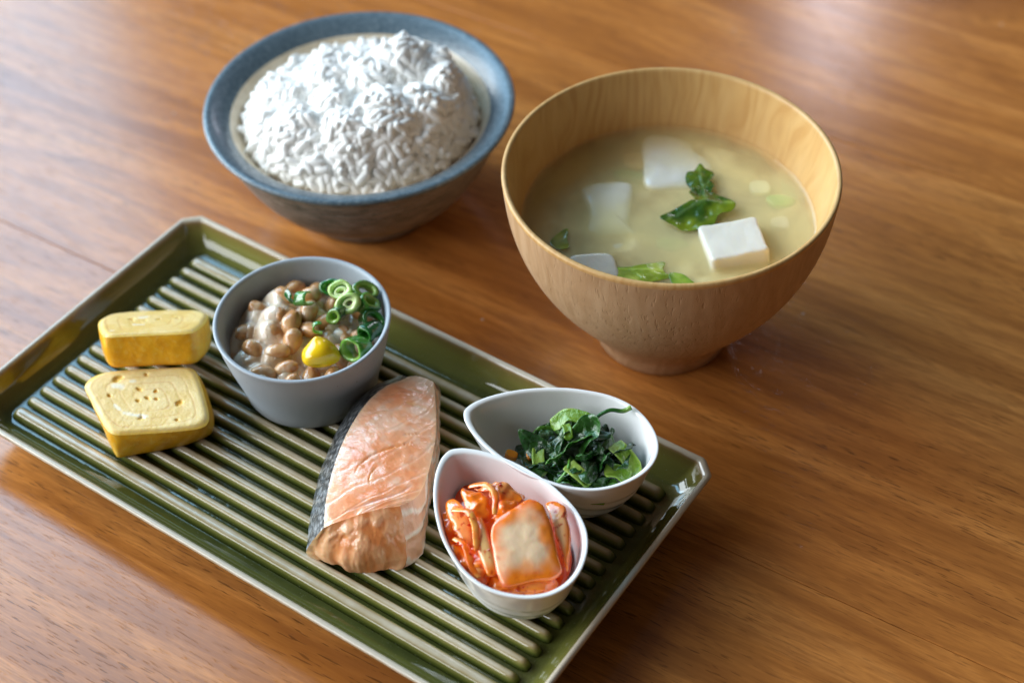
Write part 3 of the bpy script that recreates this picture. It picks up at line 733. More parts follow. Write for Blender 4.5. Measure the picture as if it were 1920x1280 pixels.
# the slice's own swirl axes follow the plate
hol = [(-1.5, -.02, .14, .7), (-.78, .66, .10, 1.), (-.55, .05, .12, 1.4), (.28, .02, .07, 1.), (-.22, -.38, .10, 1.5), (1.05, .28, .09, .6), (.42, -.85, .10, .8), (-.02, -.12, .10, 1.6), (-1.2, -.75, .04, 1.), (.35, -1.25, .05, 1.6), (1.5, -.3, .05, .7), (.0, .25, .07, .7)]
whi = [((-1.35, -.3), (-1.15, -.22), .16), ((-.75, -.95), (-.2, -1.05), .05), ((-.2, -1.05), (.55, -.75), .09), ((-1.0, .15), (-.95, .2), .07)]
omelette('thick yellow rolled omelette slice lying flat nearest the plate edge', top, bot, 1.32, PW(*oc, ZR), PA, (0, 0), hol, whi, 300)
t2 = [(-1.92, .25), (-1.88, .8), (-1.5, 1.22), (-.6, 1.36), (.5, 1.34), (1.4, 1.2), (1.86, .75), (1.92, .1), (1.86, -.6), (1.66, -1.18), (1.2, -1.32), (.4, -1.33), (-.6, -1.36), (-1.25, -1.36), (-1.5, -1.05), (-1.72, -.5)]
b2 = [(x * .96 + .05, y * .97) for x, y in t2]
hol2 = [(-.75, .35, .12, 1.6), (-.65, .1, .07, 1.5), (.2, .2, .06, 1.), (.7, .5, .05, 1.), (-.2, .1, .05, 1.), (.9, .3, .05, 1.)]
whi2 = [((-.45, .45), (-.3, .5), .12), ((-.55, -.3), (-.2, -.35), .07), ((-1.2, -.9), (-1.15, -.9), .07)]
omelette('thick yellow rolled omelette slice propped up behind the flat one', t2, b2, 1.22, (-12.62, 40.30, 2.06), 0, (-27, 0), hol2, whi2, 330)

# ------------------------------------------------------------------ salmon
sal = thing('grilled_salmon', 'pink grilled salmon fillet with silver skin on the ridged plate', 'salmon', PW(0, 0), PA)
TL = cr([(1.15, 3.05, 2.75), (.92, 1.85, 3.05), (1.12, .25, 3.2), (1.58, -1.25, 3.12), (2.2, -2.6, 2.9), (2.72, -3.45, 2.55)], 150)
TR = cr([(2.05, 3.35, 2.75), (3.0, 2.2, 2.95), (3.85, 1.0, 3.08), (4.55, -.4, 3.16), (4.75, -1.2, 3.16), (4.5, -1.75, 3.1)], 150)
ML = cr([(.55, 3.12, 2.2), (.12, 2.1, 2.2), (.12, .6, 2.0), (.72, -1.25, 1.82), (1.5, -2.75, 1.65), (2.25, -3.85, 1.6)], 150)
BL = cr([(.8, 2.9, 1.3), (.5, 1.9, 1.3), (.6, .5, 1.3), (1.1, -1.2, 1.28), (1.75, -2.7, 1.28), (2.3, -3.85, 1.28)], 150)
MR = cr([(2.12, 3.5, 2.1), (3.08, 2.3, 2.2), (3.95, 1.0, 2.2), (4.7, -.4, 2.2), (5.15, -1.4, 2.2), (5.1, -2.15, 2.2)], 150)
BR = cr([(2.0, 3.5, 1.3), (2.9, 2.3, 1.3), (3.7, 1.0, 1.28), (4.5, -.5, 1.28), (5.25, -1.8, 1.28), (5.2, -2.6, 1.28)], 150)
nu = 90
vv = np.linspace(0, 1, 150)
Top = []
cracks = [([(632, 875), (660, 850), (700, 845), (745, 838)], .07)]
def flesh_col(P, u, v):
    a = fbm(P * 1.1, 401, 3); b = fbm(P * 3.2, 405, 3)
    c = mixc((.84, .30, .12), (.90, .42, .22), sst(-.4, .4, a))
    c = mixc(c, (.88, .54, .38), sst(.05, .5, b) * .55)
    c = mixc(c, (.84, .64, .46), np.exp(-u / .06) * .8)
    return c
U, VV = np.meshgrid(np.linspace(0, 1, nu), vv)
TLr, TRr = TL[:, None, :], TR[:, None, :]
P = TLr * (1 - U[..., None]) + TRr * U[..., None]
P[..., 2] += .16 * np.sin(np.pi * U) ** .8
# the front edge of the upper face sweeps in an arc
fr_ = sst(.80, 1., VV); 
G = fbm(P * 1.0, 411, 3)
mus = np.sin((VV * 42 + 16 * (U - .3) + 14 * (U - .45) ** 2 + 2.2 * G) * 1.0)          # muscle blocks
P[..., 2] += .030 * G + .006 * mus * sst(.05, .3, U) + .016 * fbm(P * 3.0, 415, 2)
c = flesh_col(P, U, VV)
c = mixc(c, (.92, .60, .44), sst(.86, 1., mus) * sst(-.2, .3, G) * .4)
P[..., 2] -= .012 * sst(.9, 1., mus)
def crack(pts, w, dep, colr):
    global P, c
    L = cr(pts, 60)
    d = np.min(np.linalg.norm(P[..., None, :2] - L[None, None, :, :], axis=-1), axis=-1)
    i_ = np.argmin(np.linalg.norm(P[..., None, :2] - L[None, None, :, :], axis=-1), axis=-1) / 59.
    tp = np.sin(np.pi * np.clip(i_, 0, 1)) ** .6 * (.75 + .5 * fbm(P * 2.5, 77, 2))
    k = np.exp(-(d / (w * (.25 + .75 * tp))) ** 2) * np.clip(tp, 0, 1); P[..., 2] -= dep * k; c = mixc(c, colr, np.clip(k * 1.3, 0, 1))
crack([(2.63, -1.83), (2.49, -1.16), (2.72, -.45), (3.08, .09), (3.53, .73)], .032, .09, (.84, .28, .015))
crack([(3.27, -1.7), (3.04, -1.38), (3.06, -.89), (3.41, -.23)], .022, .05, (.84, .32, .03))
crack([(2.88, .56), (3.1, .75), (3.34, .99)], .03, .08, (.76, .30, .05))
crack([(2.0, 1.8), (2.4, 1.9), (2.8, 2.1)], .06, .03, (.82, .42, .16))
crack([(2.9, -3.0), (3.58, -2.25), (4.2, -1.5), (4.4, -.93)], .05, .03, (.82, .48, .36))
crack([(1.4, 2.35), (1.9, 2.45), (2.5, 2.75)], .05, .03, (.80, .52, .36))
wp = sst(.15, .45, fbm(P * np.array([1.6, 1.6, 0]) + 7, 431, 3)) * .5
c = mixc(c, (.88, .62, .46), wp)
ed = np.exp(-(1 - U) / .05); c = mixc(c, (.86, .60, .38), ed * .6)
bk = sst(.16, .0, VV + .03 * G); c = mixc(c, (.74, .60, .44), bk * .85)
V0 = P.reshape(-1, 3); C0 = c.reshape(-1, 3)
def grid_faces(a, b, off=0, flip=False):
    F = []
    for i in range(a - 1):
        for j in range(b - 1):
            f = (off + i * b + j, off + i * b + j + 1, off + (i + 1) * b + j + 1, off + (i + 1) * b + j)
            F.append(f if not flip else f[::-1])
    return F
F0 = grid_faces(150, nu)
# right flank (layers of white fat), shares the top's right edge
Q = np.linspace(0, 1, 26)[None, :, None]
tr = P[:, -1, :][:, None, :]
Sd = (1 - Q) ** 2 * tr + 2 * Q * (1 - Q) * (MR[:, None, :] * 1.0) + Q ** 2 * BR[:, None, :]
lay = np.sin(Sd[..., 2] * 9 + 5 * fbm(Sd * 1.0, 441, 3))
nrx = np.array([.85, .5, 0]); Sd = Sd + (.022 * lay[..., None] + .09 * fbm(Sd * 2.4, 443, 3)[..., None]) * nrx * sst(0, .25, Q)
Sd[:, 0, :] = P[:, -1, :]
cs = mixc((.80, .42, .25), (.88, .70, .56), sst(.2, .9, lay))
V1 = Sd.reshape(-1, 3); C1 = cs.reshape(-1, 3); F1 = grid_faces(150, 26, len(V0))
Q = np.linspace(0, 1, 30)[None, :, None]
tl = P[:, 0, :][:, None, :] + np.array([0, 0, .004])
Sk = (1 - Q) ** 2 * tl + 2 * Q * (1 - Q) * (2 * ML[:, None, :] - .5 * TL[:, None, :] - .5 * BL[:, None, :]) * 1.0 + Q ** 2 * BL[:, None, :]
Sk = Sk + (.03 * fbm(Sk * 2.2, 471, 3))[..., None] * np.array([-.8, -.3, .3]) * sst(0, .1, Q)
Skin = Sk
# front cut: from the top's last row to the bottom edge
nd_ = 46; q = np.linspace(0, 1, nd_)[:, None, None]
t_ = P[-1][None]; uu = np.linspace(0, 1, nu)[None, :, None]
bl, br = BL[-1], BR[-1]
btm = bl * (1 - uu) + br * uu; btm = btm + np.array([.28, -.30, 0]) * np.sin(np.pi * uu)
Fr = t_ * (1 - q) + btm * q
Fr = Fr + np.array([.25, -.30, .10]) * np.sin(np.pi * q) * (.35 + .65 * np.sin(np.pi * np.clip(uu, 0, 1)))
fl = 1.5 * fbm(Fr * np.array([3.2, 3.2, .35]) + .0, 451, 3)
k_ = sst(0, .12, q)
Fr = Fr + (.075 * fl[..., None] + .07 * fbm(Fr * 1.3, 453, 2)[..., None]) * np.array([.45, -.85, 0]) * k_
wR = (uu ** 3) * 1.0; wL = (1 - uu) ** 3
def rsm(A, n): 
    t0 = np.linspace(0, 1, len(A)); t1 = np.linspace(0, 1, n); return np.stack([np.interp(t1, t0, A[:, k]) for k in range(3)], -1)
Fr = Fr + (rsm(Sd[-1], nd_)[:, None, :] - Fr[:, -1:, :]) * wR
Fr = Fr + (rsm(Skin[-1], nd_)[:, None, :] - Fr[:, :1, :]) * wL
Fr[..., 2] += (.22 * fbm(Fr * 1.9, 457, 2) * sst(.7, 1., q[..., 0]))
Fr[..., 2] = np.maximum(Fr[..., 2], 1.27)
cf = mixc((.78, .27, .08), (.88, .46, .24), sst(-.7, .6, fl + .6 * fbm(Fr * 2, 459, 2)))
cf = mixc(cf, (.62, .40, .20), np.exp(-uu[..., 0] / .16) * .85)
V2 = Fr.reshape(-1, 3); C2 = cf.reshape(-1, 3); F2 = grid_faces(nd_, nu, len(V0) + len(V1))
# back end cap
tb = P[0]; Rb = np.array([.0, .0, 0]); bb = BL[0][None] * (1 - uu[0]) + BR[0][None] * uu[0]
qq = np.linspace(0, 1, 16)[:, None, None]
Bk = tb[None] * (1 - qq) + bb[None] * qq; Bk = Bk + np.array([.05, .22, 0]) * np.sin(np.pi * qq) + .05 * fbm(Bk * 2.2, 461, 3)[..., None] * np.array([.3, .9, 0]) * sst(0, .2, qq)
cb = mixc((.70, .52, .36), (.82, .60, .42), sst(-.3, .3, fbm(Bk * 2, 463, 2)))
V3 = Bk.reshape(-1, 3); C3 = cb.reshape(-1, 3); F3 = grid_faces(16, nu, len(V0) + len(V1) + len(V2), True)
V = np.vstack([V0, V1, V2, V3]); C = np.vstack([C0, C1, C2, C3])
def m_salmon():
    t = NT('grilled_salmon_flesh'); v = t.co()
    n = t.noise(v, 7., 4., .6); n2 = t.noise(v, 2.4, 3., .6); nb = t.bump(n, .010, .7, t.bump(t.noise(t.co((1., 1.9, 1.), rot=(0, 0, R(28))), 2.2, 3., .55), .06, .6))
    return t.p(Base_Color=t.attr(), Roughness=.30, Subsurface_Weight=.3, Subsurface_Radius=(.4, .16, .08), Subsurface_Scale=S, Normal=nb, Coat_Weight=t.ramp(n2, [(.38, .35), (.55, 1.)]), Coat_Roughness=.07, Coat_Normal=nb)
obj('flesh', mesh('flesh', V, [f for f in F0 + F1 + F2 + F3], m_salmon(), True, C), sal)
# skin along the left flank
Vk = Sk.reshape(-1, 3)
def m_skin():
    t = NT('silver_salmon_skin'); v = t.co()
    vo = t.n('TexVoronoi', {'Vector': t.co((1.0, .62, 1.0)), 'Scale': 6.5, 'Randomness': .75}); d = vo.outputs['Distance']
    n = t.noise(v, 1.3, 4., .6)
    f = t.math('ADD', t.math('MULTIPLY', d, .8), t.math('SUBTRACT', n, .5))
    c = t.ramp(f, [(.05, (.30, .31, .32)), (.30, (.14, .15, .16)), (.5, (.035, .037, .042)), (.8, (.012, .012, .014))])
    return t.p(Base_Color=c, Metallic=.35, Roughness=.30, Normal=t.bump(d, .05, .9), Coat_Weight=.5, Coat_Roughness=.12)
obj('skin', mesh('skin', Vk, grid_faces(150, 30, 0, True), m_skin()), sal)

# ------------------------------------------------------------------ teardrop dishes
def tear():
    w = [(0., .0), (.06, .22), (.22, .48), (.6, .86), (1.2, 1.28), (1.9, 1.63), (2.8, 1.93), (3.6, 2.05), (4.3, 2.06), (5.0, 1.90), (5.6, 1.55), (6.1, 1.03), (6.38, .5), (6.46, 0)]
    up_ = w[1:-1]
    pts = [w[0]] + up_ + [w[-1]] + [(x, -y) for x, y in up_[::-1]]
    return even(cr(pts, 800, True), 200)
TE = tear(); TEC = np.array([3.75, 0.])
M_POR = m_plain('white_porcelain', (.87, .88, .88), .07, .0, (1, 1, 1), None, .3, .01)
def dish(label, tip, angd):
    d = thing('teardrop_dish', label, 'dish', PW(*tip, ZR), PA + R(angd), 'white teardrop dishes')
    H = 2.60
    prof = [(.40, 0.02), (.50, .0), (.56, .02), (.60, .10), (.655, .3), (.72, .55), (.78, .85), (.835, 1.2), (.885, 1.55), (.93, 1.95), (.965, 2.25), (.988, 2.45), (.998, 2.54), (1., 2.575), (.996, 2.597), (.985, 2.605), (.965, 2.60), (.945, 2.575), (.933, 2.53), (.92, 2.42)]
    fine = cr([(a, b) for a, b in prof], 120)
    Rg = []
    for s, z in fine:
        O = TEC + (TE - TEC) * s
        an = np.arctan2(O[:, 1], O[:, 0] - TEC[0])
        k = 0.02 * sst(.15, .4, z) * (1 - sst(1.35, 1.75, z)) * np.sin(11 * (z + .28 * np.cos(2.2 * an + .6)))*(1 if s < .93 else 0)
        dd = O - TEC; O = O + dd / np.linalg.norm(dd, axis=1)[:, None] * k[:, None] if np.ndim(k) else O
        Rg.append(np.column_stack([O, np.full(200, z)]))
    V, F = rings(Rg, True, True, False)
    obj('outer_wall', mesh('outer_wall', V, F, M_POR), d)
    pin = cr([(.92, 2.42), (.90, 2.2), (.86, 1.8), (.80, 1.3), (.72, .85), (.6, .5), (.45, .33), (.25, .25), (.001, .24)], 40)
    Rg = [np.column_stack([TEC + (TE - TEC) * s, np.full(200, z)]) for s, z in pin]
    V, F = rings(Rg, True)
    obj('inner_wall', mesh('inner_wall', V, F, M_POR), d)
    return d
KT, KA = (4.89, .45), -24.; GT, GAng = (4.30, 2.07), 15.6
dish('white teardrop dish of orange kimchi nearest the camera', KT, KA)
dish('white teardrop dish of dark boiled greens behind the kimchi', GT, GAng)

# ---- kimchi: pieces given in plate axes
M_KIM = m_vc('kimchi_cabbage', .18, .2, (.4, .12, .03), (3.2, .018), .9)
OR, RD, PALE, YEL = (.86, .145, .006), (.50, .02, .003), (.92, .47, .17), (.92, .235, .012)
def kim_col(V, rho, seed, pale, amt):
    n = fbm(V * 1.5, seed, 3); n2 = fbm(V * 8., seed + 5, 2)
    c = mixc(OR, YEL, sst(-.3, .4, n)); c = mixc(c, pale, np.clip((1 - sst(.35, 1.0, rho + .45 * n)) * amt, 0, 1))
    c = mixc(c, RD, sst(.34, .55, n2 + .15 * n) * (.8 if amt < 1.1 else .35 * sst(.6, .95, rho)))
    return c
def kim(outline, th, x, y, z, rot, label, seed, pale=PALE, amt=1., bend=0., p=4, name='kimchi_piece', amp=.06):
    V, F, rho = pillow(outline, th, 72, 12, p)
    c = kim_col(V, rho, seed, pale, amt)
    V = V.copy(); V[:, 2] += bend * V[:, 0] ** 2 + bend * .4 * V[:, 1] ** 2
    V += amp * np.stack([fbm(V * 1.2, seed + 20 + k, 3) for k in range(3)], -1)
    V = V @ rotm(*rot).T
    return place(name, V, F, M_KIM, label, 'kimchi', PW(x, y, z), c, 'kimchi pieces in the front dish', rz=PA)
pin = [(.79, 1.60), (.75, 1.66), (.6, 1.72), (.4, 1.74), (.2, 1.75), (.001, 1.76)]
Rg = [np.column_stack([TEC + (TE - TEC) * s, np.full(200, z)]) for s, z in pin]
for k, r_ in enumerate(Rg): r_[:, 2] += .05 * fbm(r_ * 1.4, 501, 2) * (k > 0)
V, F = rings(Rg, True)
SAUCE = place('kimchi_sauce', V, F, m_plain('red_chilli_sauce', (.68, .075, .006), .08, .2, (.3, .05, .02), (3., .03), .6, .3), 'shiny red chilli sauce pooled in the front dish', 'sauce', PW(*KT, ZR), rz=PA + R(KA))
def at_k(s, t): # dish axes -> plate axes
    a = R(KA); return KT[0] + s * math.cos(a) - t * math.sin(a), KT[1] + s * math.sin(a) + t * math.cos(a)
PIN = np.array(cr([(.92, 2.42), (.90, 2.2), (.86, 1.8), (.80, 1.3), (.72, .85), (.6, .5), (.45, .33), (.25, .25), (.001, .24)], 40))
TEA = np.arctan2(TE[:, 1], TE[:, 0] - TEC[0]); TER = np.hypot(TE[:, 0] - TEC[0], TE[:, 1]); _o = np.argsort(TEA); TEA, TER = TEA[_o], TER[_o]
def inside(D, gap=.03):
    """keep points (dish axes, z above the plate ridges) inside the dish"""
    D = D.copy(); x, y = D[:, 0] - TEC[0], D[:, 1]; a = np.arctan2(y, x); r = np.hypot(x, y)
    lim = np.interp(a, TEA, TER, period=2 * np.pi) * np.interp(D[:, 2], PIN[::-1, 1], PIN[::-1, 0]) - gap
    k = np.where((r > lim) & (D[:, 2] < 2.5), lim / np.maximum(r, 1e-6), 1.)
    D[:, 0] = TEC[0] + x * k; D[:, 1] = y * k; return D
def to_dish(Pl, tip, ang):
    a = R(ang); x, y = Pl[:, 0] - tip[0], Pl[:, 1] - tip[1]
    return np.column_stack([x * math.cos(a) + y * math.sin(a), -x * math.sin(a) + y * math.cos(a), Pl[:, 2] - ZR])
def kim3(pts, th, label, seed, pale=PALE, amt=1., bend=0., p=3, amp=.06, fr=1.2, lift=0.):
    A = np.array(pts); c0 = A.mean(0); U_, S_, Vt = np.linalg.svd(A - c0)
    e1, e2 = Vt[0], Vt[1]; e3 = np.cross(e1, e2)
    if e3[2] < 0: e2, e3 = -e2, -e3
    O = np.column_stack([(A - c0) @ e1, (A - c0) @ e2])
    V, F, rho = pillow(O.tolist(), th, 110, 18, p)
    c = kim_col(V + seed, rho, seed, pale, amt)
    V = V.copy(); V[:, 2] += bend * (V[:, 0] ** 2 * .5 + V[:, 1] ** 2)
    V += amp * np.stack([fbm(V * fr + seed, seed + 20 + k, 3) for k in range(3)], -1)
    W_ = c0 + V @ np.stack([e1, e2, e3]) - e3 * th * .3 + np.array([0, 0, lift])
    return tag(obj('kimchi_piece', mesh('kimchi_piece', inside(to_dish(W_, KT, KA)), F, M_KIM, True, c), None, PW(*KT, ZR), (0, 0, PA + R(KA))), label, 'kimchi', 'kimchi pieces in the front dish')
kim3([(8.02, -1.71, 4.25), (7.95, -1.27, 4.35), (8.19, -0.56, 4.45), (8.36, -0.12, 4.45), (8.84, -0.07, 4.38), (9.46, -0.53, 4.2), (10.04, -1.11, 4.0), (10.4, -1.39, 3.85), (10.32, -1.76, 3.75), (9.87, -2.15, 3.72), (9.3, -2.75, 3.65), (8.94, -2.65, 3.8), (8.47, -2.18, 4.05)], .30, 'largest kimchi piece, a broad pale cabbage stem slab', 511, (.90, .64, .40), 1.15, -.05, 4, .06)
kim3([(7.19, -1.54, 4.1), (7.36, -1.34, 4.15), (7.73, -1.57, 4.1), (8.33, -2.06, 3.95), (8.77, -2.52, 3.8), (8.71, -2.72, 3.75), (8.51, -2.72, 3.75), (7.92, -2.29, 3.9), (7.47, -1.95, 4.05)], .30, 'slim pale kimchi stick left of the broad slab', 521, (.80, .46, .18), 1.0, -.1, 2.5, .04)
kim3([(6.0, -1.32, 3.95), (6.18, -1.12, 4.0), (6.63, -1.21, 4.05), (7.02, -1.24, 4.0), (7.31, -1.66, 3.9), (7.72, -2.11, 3.7), (7.51, -2.26, 3.6), (7.02, -2.16, 3.6), (6.56, -1.89, 3.75)], .22, 'orange kimchi leaf curl at the left wall of the dish', 531, PALE, .55, -.5, 3, .10, 1.3)
kim3([(6.32, -0.86, 4.1), (6.43, -0.62, 4.2), (6.81, -0.55, 4.25), (7.19, -0.65, 4.2), (7.48, -1.05, 4.2), (7.44, -1.3, 4.15), (7.1, -1.34, 4.1), (6.69, -1.15, 4.1)], .16, 'folded orange kimchi leaf near the dish point', 541, YEL, .6, -.7, 2.5, .18, 1.6)
kim3([(6.28, -0.2, 3.95), (6.68, -0.07, 4.05), (7.18, 0.12, 4.05), (7.71, 0.28, 4.0), (8.01, 0.16, 4.05), (7.96, -0.23, 4.15), (7.61, -0.33, 4.15), (7.26, -0.44, 4.1), (6.68, -0.38, 4.05)], .15, 'crinkled orange kimchi leaf along the back wall', 551, PALE, .5, -.6, 2.5, .20, 1.8)
kim3([(7.43, -0.68, 4.05), (7.61, -0.34, 4.1), (7.94, -0.13, 4.1), (8.1, -0.5, 4.05), (7.9, -1.1, 4.0), (7.59, -1.15, 4.0)], .16, 'ragged kimchi leaf scrap behind the broad slab', 555, YEL, .6, -.6, 2.5, .18, 1.7)
kim3([(8.6, 0.29, 4.05), (8.83, 0.49, 4.1), (9.22, 0.45, 4.1), (9.51, 0.16, 4.05), (9.86, -0.17, 3.95), (10.23, -0.86, 3.8), (10.37, -1.22, 3.6), (9.82, -0.77, 3.75), (9.27, -0.25, 3.9), (8.9, 0.07, 4.0)], .34, 'narrow kimchi stem upright against the right wall of the dish', 561, (.80, .50, .24), .8, -.2, 3, .07)
kim3([(7.05, -2.35, 3.5), (7.56, -2.2, 3.6), (7.87, -2.1, 3.6), (8.45, -2.68, 3.4), (8.08, -2.9, 3.3), (7.54, -2.8, 3.3), (7.2, -2.66, 3.4)], .42, 'deep orange kimchi lump at the lower left of the dish', 571, YEL, .7, -.3, 2.5, .22, 1.8, .22)
kim3([(7.32, -2.6, 3.35), (7.91, -2.55, 3.4), (8.5, -2.5, 3.4), (8.65, -2.85, 3.35), (8.35, -3.0, 3.3), (7.85, -2.9, 3.3)], .36, 'orange kimchi lump at the near left wall, below the slim stick', 595, PALE, .4, -.3, 2.5, .2, 1.8, .18)
kim3([(8.64, -2.83, 3.4), (8.64, -2.46, 3.5), (9.25, -2.5, 3.5), (9.84, -2.11, 3.5), (10.1, -1.52, 3.5), (10.34, -1.57, 3.4), (10.23, -2.02, 3.4), (9.83, -2.55, 3.4), (9.24, -2.9, 3.4), (8.93, -3.0, 3.4)], .40, 'orange kimchi piece under the broad slab at the near wall', 581, PALE, .4, -.2, 2.5, .14, 1.6, .06)
kim3([(5.97, -1.68, 3.6), (6.21, -1.5, 3.7), (6.69, -1.86, 3.6), (6.97, -2.33, 3.4), (6.94, -2.52, 3.3), (6.54, -2.27, 3.3), (6.19, -1.99, 3.45)], .30, 'small red kimchi scrap low at the left wall of the dish', 591, OR, .6, -.2, 2.5, .2, 1.8, .12)

for pts_, w_, sd, lab in [
        ([(6.45, -1.55, 4.02), (6.95, -1.45, 4.28), (7.45, -1.75, 4.22), (7.95, -2.35, 3.98)], .13, 901, 'thin red-orange kimchi strip draped left of the slim stick'),
        ([(6.35, -.55, 4.02), (6.85, -.35, 4.32), (7.35, -.55, 4.38), (7.75, -1.15, 4.30)], .12, 911, 'thin red-orange kimchi strip arching over the folded leaf'),
        ([(7.0, -2.25, 3.78), (7.5, -2.35, 3.86), (8.0, -2.75, 3.72), (8.45, -2.95, 3.66)], .13, 921, 'thin red-orange kimchi strip lying at the near left wall')]:
    Pt = cr(pts_, 36); V, F = tube(Pt, w_ * np.sin(np.linspace(.35, np.pi - .35, 36)) ** .5, 14, .42)
    V = V + .05 * np.stack([fbm(V * 2.2, sd + k, 2) for k in range(3)], -1)
    c = mixc((.86, .15, .008), (.93, .40, .08), sst(-.3, .4, fbm(V * 2., sd + 5, 2)))
    tag(obj('kimchi_piece', mesh('kimchi_piece', inside(to_dish(V, KT, KA)), F, M_KIM, True, c), None, PW(*KT, ZR), (0, 0, PA + R(KA))), lab, 'kimchi', 'kimchi pieces in the front dish')
kp = [o for o in COL.objects if o.name.startswith('kimchi_piece') and not o['label'].startswith('largest')]
fr_ = np.random.default_rng(5); FV, FF = [], []
for k in range(110):
    o = kp[fr_.integers(len(kp))]; v = o.data.vertices[int(fr_.integers(len(o.data.vertices)))]
    if v.normal.z < .15: continue
    b = np.array(v.co) / S + np.array(v.normal) * .012; rr_ = .025 + .045 * fr_.random() ** 2
    n3 = np.array(v.normal); e1 = np.cross(n3, fr_.normal(size=3)); e1 /= np.linalg.norm(e1); e2 = np.cross(n3, e1)
    m_ = 5; a0 = len(FV)
    ring = [b + rr_ * (.6 + .6 * fr_.random()) * (math.cos(q) * e1 + .7 * math.sin(q) * e2) for q in np.linspace(0, 6.28, m_, endpoint=False)]
    FV += ring + [b + n3 * .02, b - n3 * .02]
    for q in range(m_):
        FF.append((a0 + q, a0 + (q + 1) % m_, a0 + m_)); FF.append((a0 + (q + 1) % m_, a0 + q, a0 + m_ + 1))
fl_ = obj('chilli_flakes', mesh('chilli_flakes', np.array(FV), FF, m_plain('chilli_flake', (.62, .03, .006), .25, .0, (1, 1, 1), None, .4, .4), False), SAUCE)
fl_['kind'] = 'stuff'
# ---- greens
def at_g(s, t):
    a = R(GAng); return GT[0] + s * math.cos(a) - t * math.sin(a), GT[1] + s * math.sin(a) + t * math.cos(a)
grn = thing('boiled_greens', 'tangled clump of glossy dark boiled greens in the rear teardrop dish', 'greens', PW(*at_g(3.9, 0), ZR), PA + R(GAng))
M_SPIN = m_vc('wet_boiled_leaf', .26, .1, (.05, .12, .02), (7., .05), .55)
def mound(x, y): return 1.15 + 1.05 * np.exp(-((x + .0) / 1.7) ** 2 - (y / 1.45) ** 2)
lr = np.random.default_rng(11)
for k in range(46):
    a = lr.random() * 6.28; r = 1.55 * math.sqrt(lr.random()); x, y = r * math.cos(a) * 1.05, r * math.sin(a) * .92
    n = 9; tt_ = np.linspace(0, 2 * np.pi, n, endpoint=False); L_, w_ = .45 + .5 * lr.random(), .22 + .28 * lr.random()
    ol = [(L_ * math.cos(q) * (1 + .25 * lr.normal() * .5), w_ * math.sin(q) * (1 + .25 * lr.normal() * .5)) for q in tt_]
    dark, light = ((.006, .028, .006), (.022, .085, .014)) if lr.random() < .72 else ((.02, .09, .012), (.07, .20, .02))
    V, F, c = leaf_sheet(ol, .30, 600 + 13 * k, 56, 14, .035, veins=[((-L_, 0), (L_, 0), .035)] if lr.random() < .5 else None, dark=dark, light=light, freq=2.0)
    ro = rotm(lr.normal() * 28, lr.normal() * 28, lr.random() * 360)
    V = V @ ro.T + np.array([x, y, mound(x, y) - .02 + lr.normal() * .07 - .2 * (k < 16)])
    obj('leaf', mesh('leaf', V, F, M_SPIN, True, c), grn)
def stem(pts, w, th, seed, c0=(.13, .26, .016), c1=(.34, .47, .085)):
    P_ = cr(pts, 40); T_ = np.gradient(P_, axis=0); T_ /= np.linalg.norm(T_, axis=1)[:, None]
    n = 14; q = np.linspace(0, 2 * np.pi, n, endpoint=False); Rg = []
    for k in range(40):
        b = np.cross(T_[k], [0, 0, 1.]); b /= np.linalg.norm(b); cc_ = np.cross(b, T_[k])
        e = min(1, .35 + 8 * min(k, 39 - k) / 39)
        prof = np.outer(np.cos(q) * w * e, b) + np.outer((np.sin(q) * th - .55 * th * np.cos(q) ** 2 * 0 + .5 * w * np.cos(q) ** 2) * e, -cc_ if False else cc_)
        Rg.append(P_[k] + prof)
    V, F = rings(Rg, True, True, True)
    tq = np.tile(q, 40)
    c = mixc(c0, c1, sst(-.4, .4, fbm(V * 1.3, seed, 2) + .25 * np.sin(tq * 5)))
    V = V + .02 * np.stack([fbm(V * 2.5, seed + k, 2) for k in range(3)], -1)
    return V, F, c
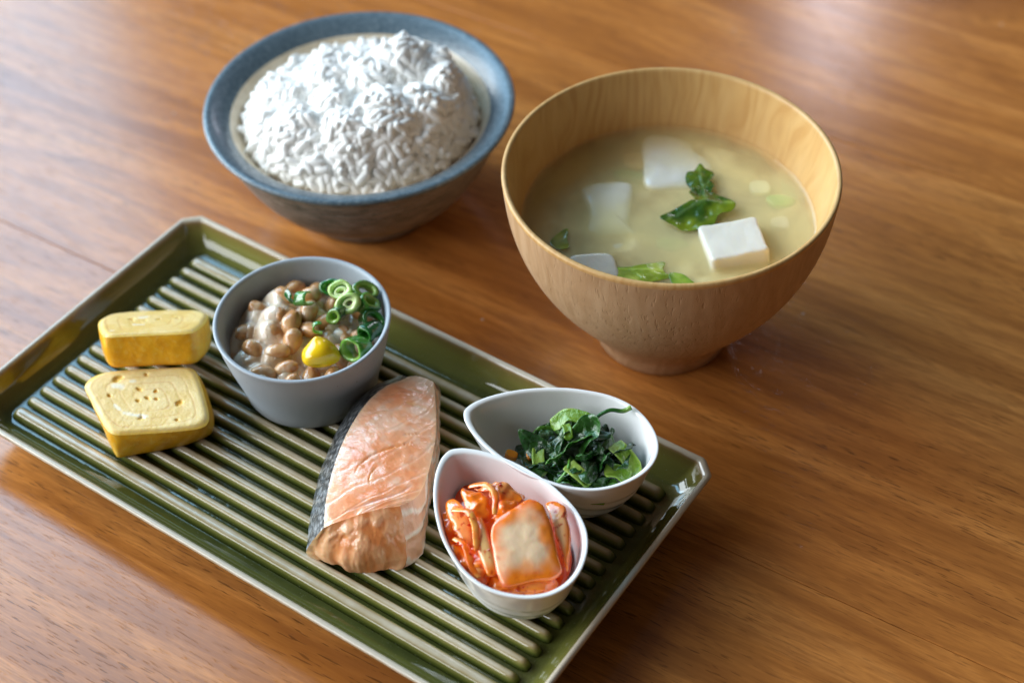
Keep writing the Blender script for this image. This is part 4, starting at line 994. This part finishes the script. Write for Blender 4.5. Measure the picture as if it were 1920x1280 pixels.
for pts, w, th, sd in [
    ([(-1.05, .55, 2.05), (-.7, .95, 2.32), (-.1, .95, 2.35), (.2, .75, 2.2)], .27, .10, 700),
    ([(.95, .55, 1.95), (1.35, .3, 1.95), (1.75, .0, 1.75), (1.8, -.3, 1.6)], .30, .10, 710),
    ([(1.0, -.55, 1.85), (1.4, -.45, 1.85), (1.8, -.5, 1.7)], .28, .09, 720),
    ([(-.2, -.75, 2.02), (.25, -.95, 1.95), (.7, -1.1, 1.75)], .26, .09, 730),
    ([(.3, -1.5, 1.55), (.8, -1.5, 1.55), (1.3, -1.35, 1.5)], .24, .08, 740),
    ([(-.65, .55, 2.38), (-.5, .35, 2.42), (-.35, .0, 2.36)], .15, .08, 750),
    ([(-1.3, -.2, 1.85), (-1.15, -.7, 1.8), (-.9, -1.1, 1.6)], .2, .08, 760)]:
    V, F, c = stem(pts, w, th, sd); obj('stalk', mesh('stalk', V, F, M_SPIN, True, c), grn)
V, F = tube(cr([(.15, .65, 2.25), (.25, 1.0, 2.55), (.6, 1.35, 2.68), (1.0, 1.5, 2.62), (1.25, 1.65, 2.72)], 40), np.linspace(.05, .085, 40), 10)
c = mixc((.02, .12, .015), (.25, .42, .08), sst(.6, 1., np.repeat(np.linspace(0, 1, 40), 10)))
obj('curled_stem', mesh('curled_stem', V, F, M_SPIN, True, c), grn)
V, F = tube(cr([(-.15, -.55, 2.1), (-.1, -.95, 2.05), (-.3, -1.35, 1.8)], 24), np.linspace(.05, .07, 24), 8)
obj('thin_stem', mesh('thin_stem', V, F, M_SPIN, True, np.tile((.12, .34, .03), (len(V), 1))), grn)
M_CAR = m_plain('carrot', (.80, .26, .012), .2, .3, (.4, .15, .03), None, .5, .12)
for k, (s, t, z, ro, lab) in enumerate([(2.25, .05, 3.0, (20, 10, 30), 'upper orange carrot stick end at the left of the greens'), (2.45, -.35, 2.92, (10, -10, 60), 'lower orange carrot stick end at the left of the greens'),
                                        (1.7, -.35, 2.65, (0, 10, 10), 'carrot sliver low by the dish wall left of the greens'), (4.35, -1.45, 2.95, (30, 0, 70), 'carrot cube at the near edge of the greens')]):
    V, F, _ = slab([(-.17, .12), (.17, .12), (.17, -.12), (-.17, -.12)], .24, 8, 800 + k, .02, 32, 7)
    place('carrot_piece', V @ rotm(*ro).T, F, M_CAR, lab, 'carrot', PW(*at_g(s, t), z), group='carrot pieces in the greens', rz=PA)

# focus on the middle of the plate
fp = Vector(PW(4.5, -.2, 3.0)) - Vector((0, 0, CAM_H))
cd.dof.focus_distance = fp.dot(fw) * S
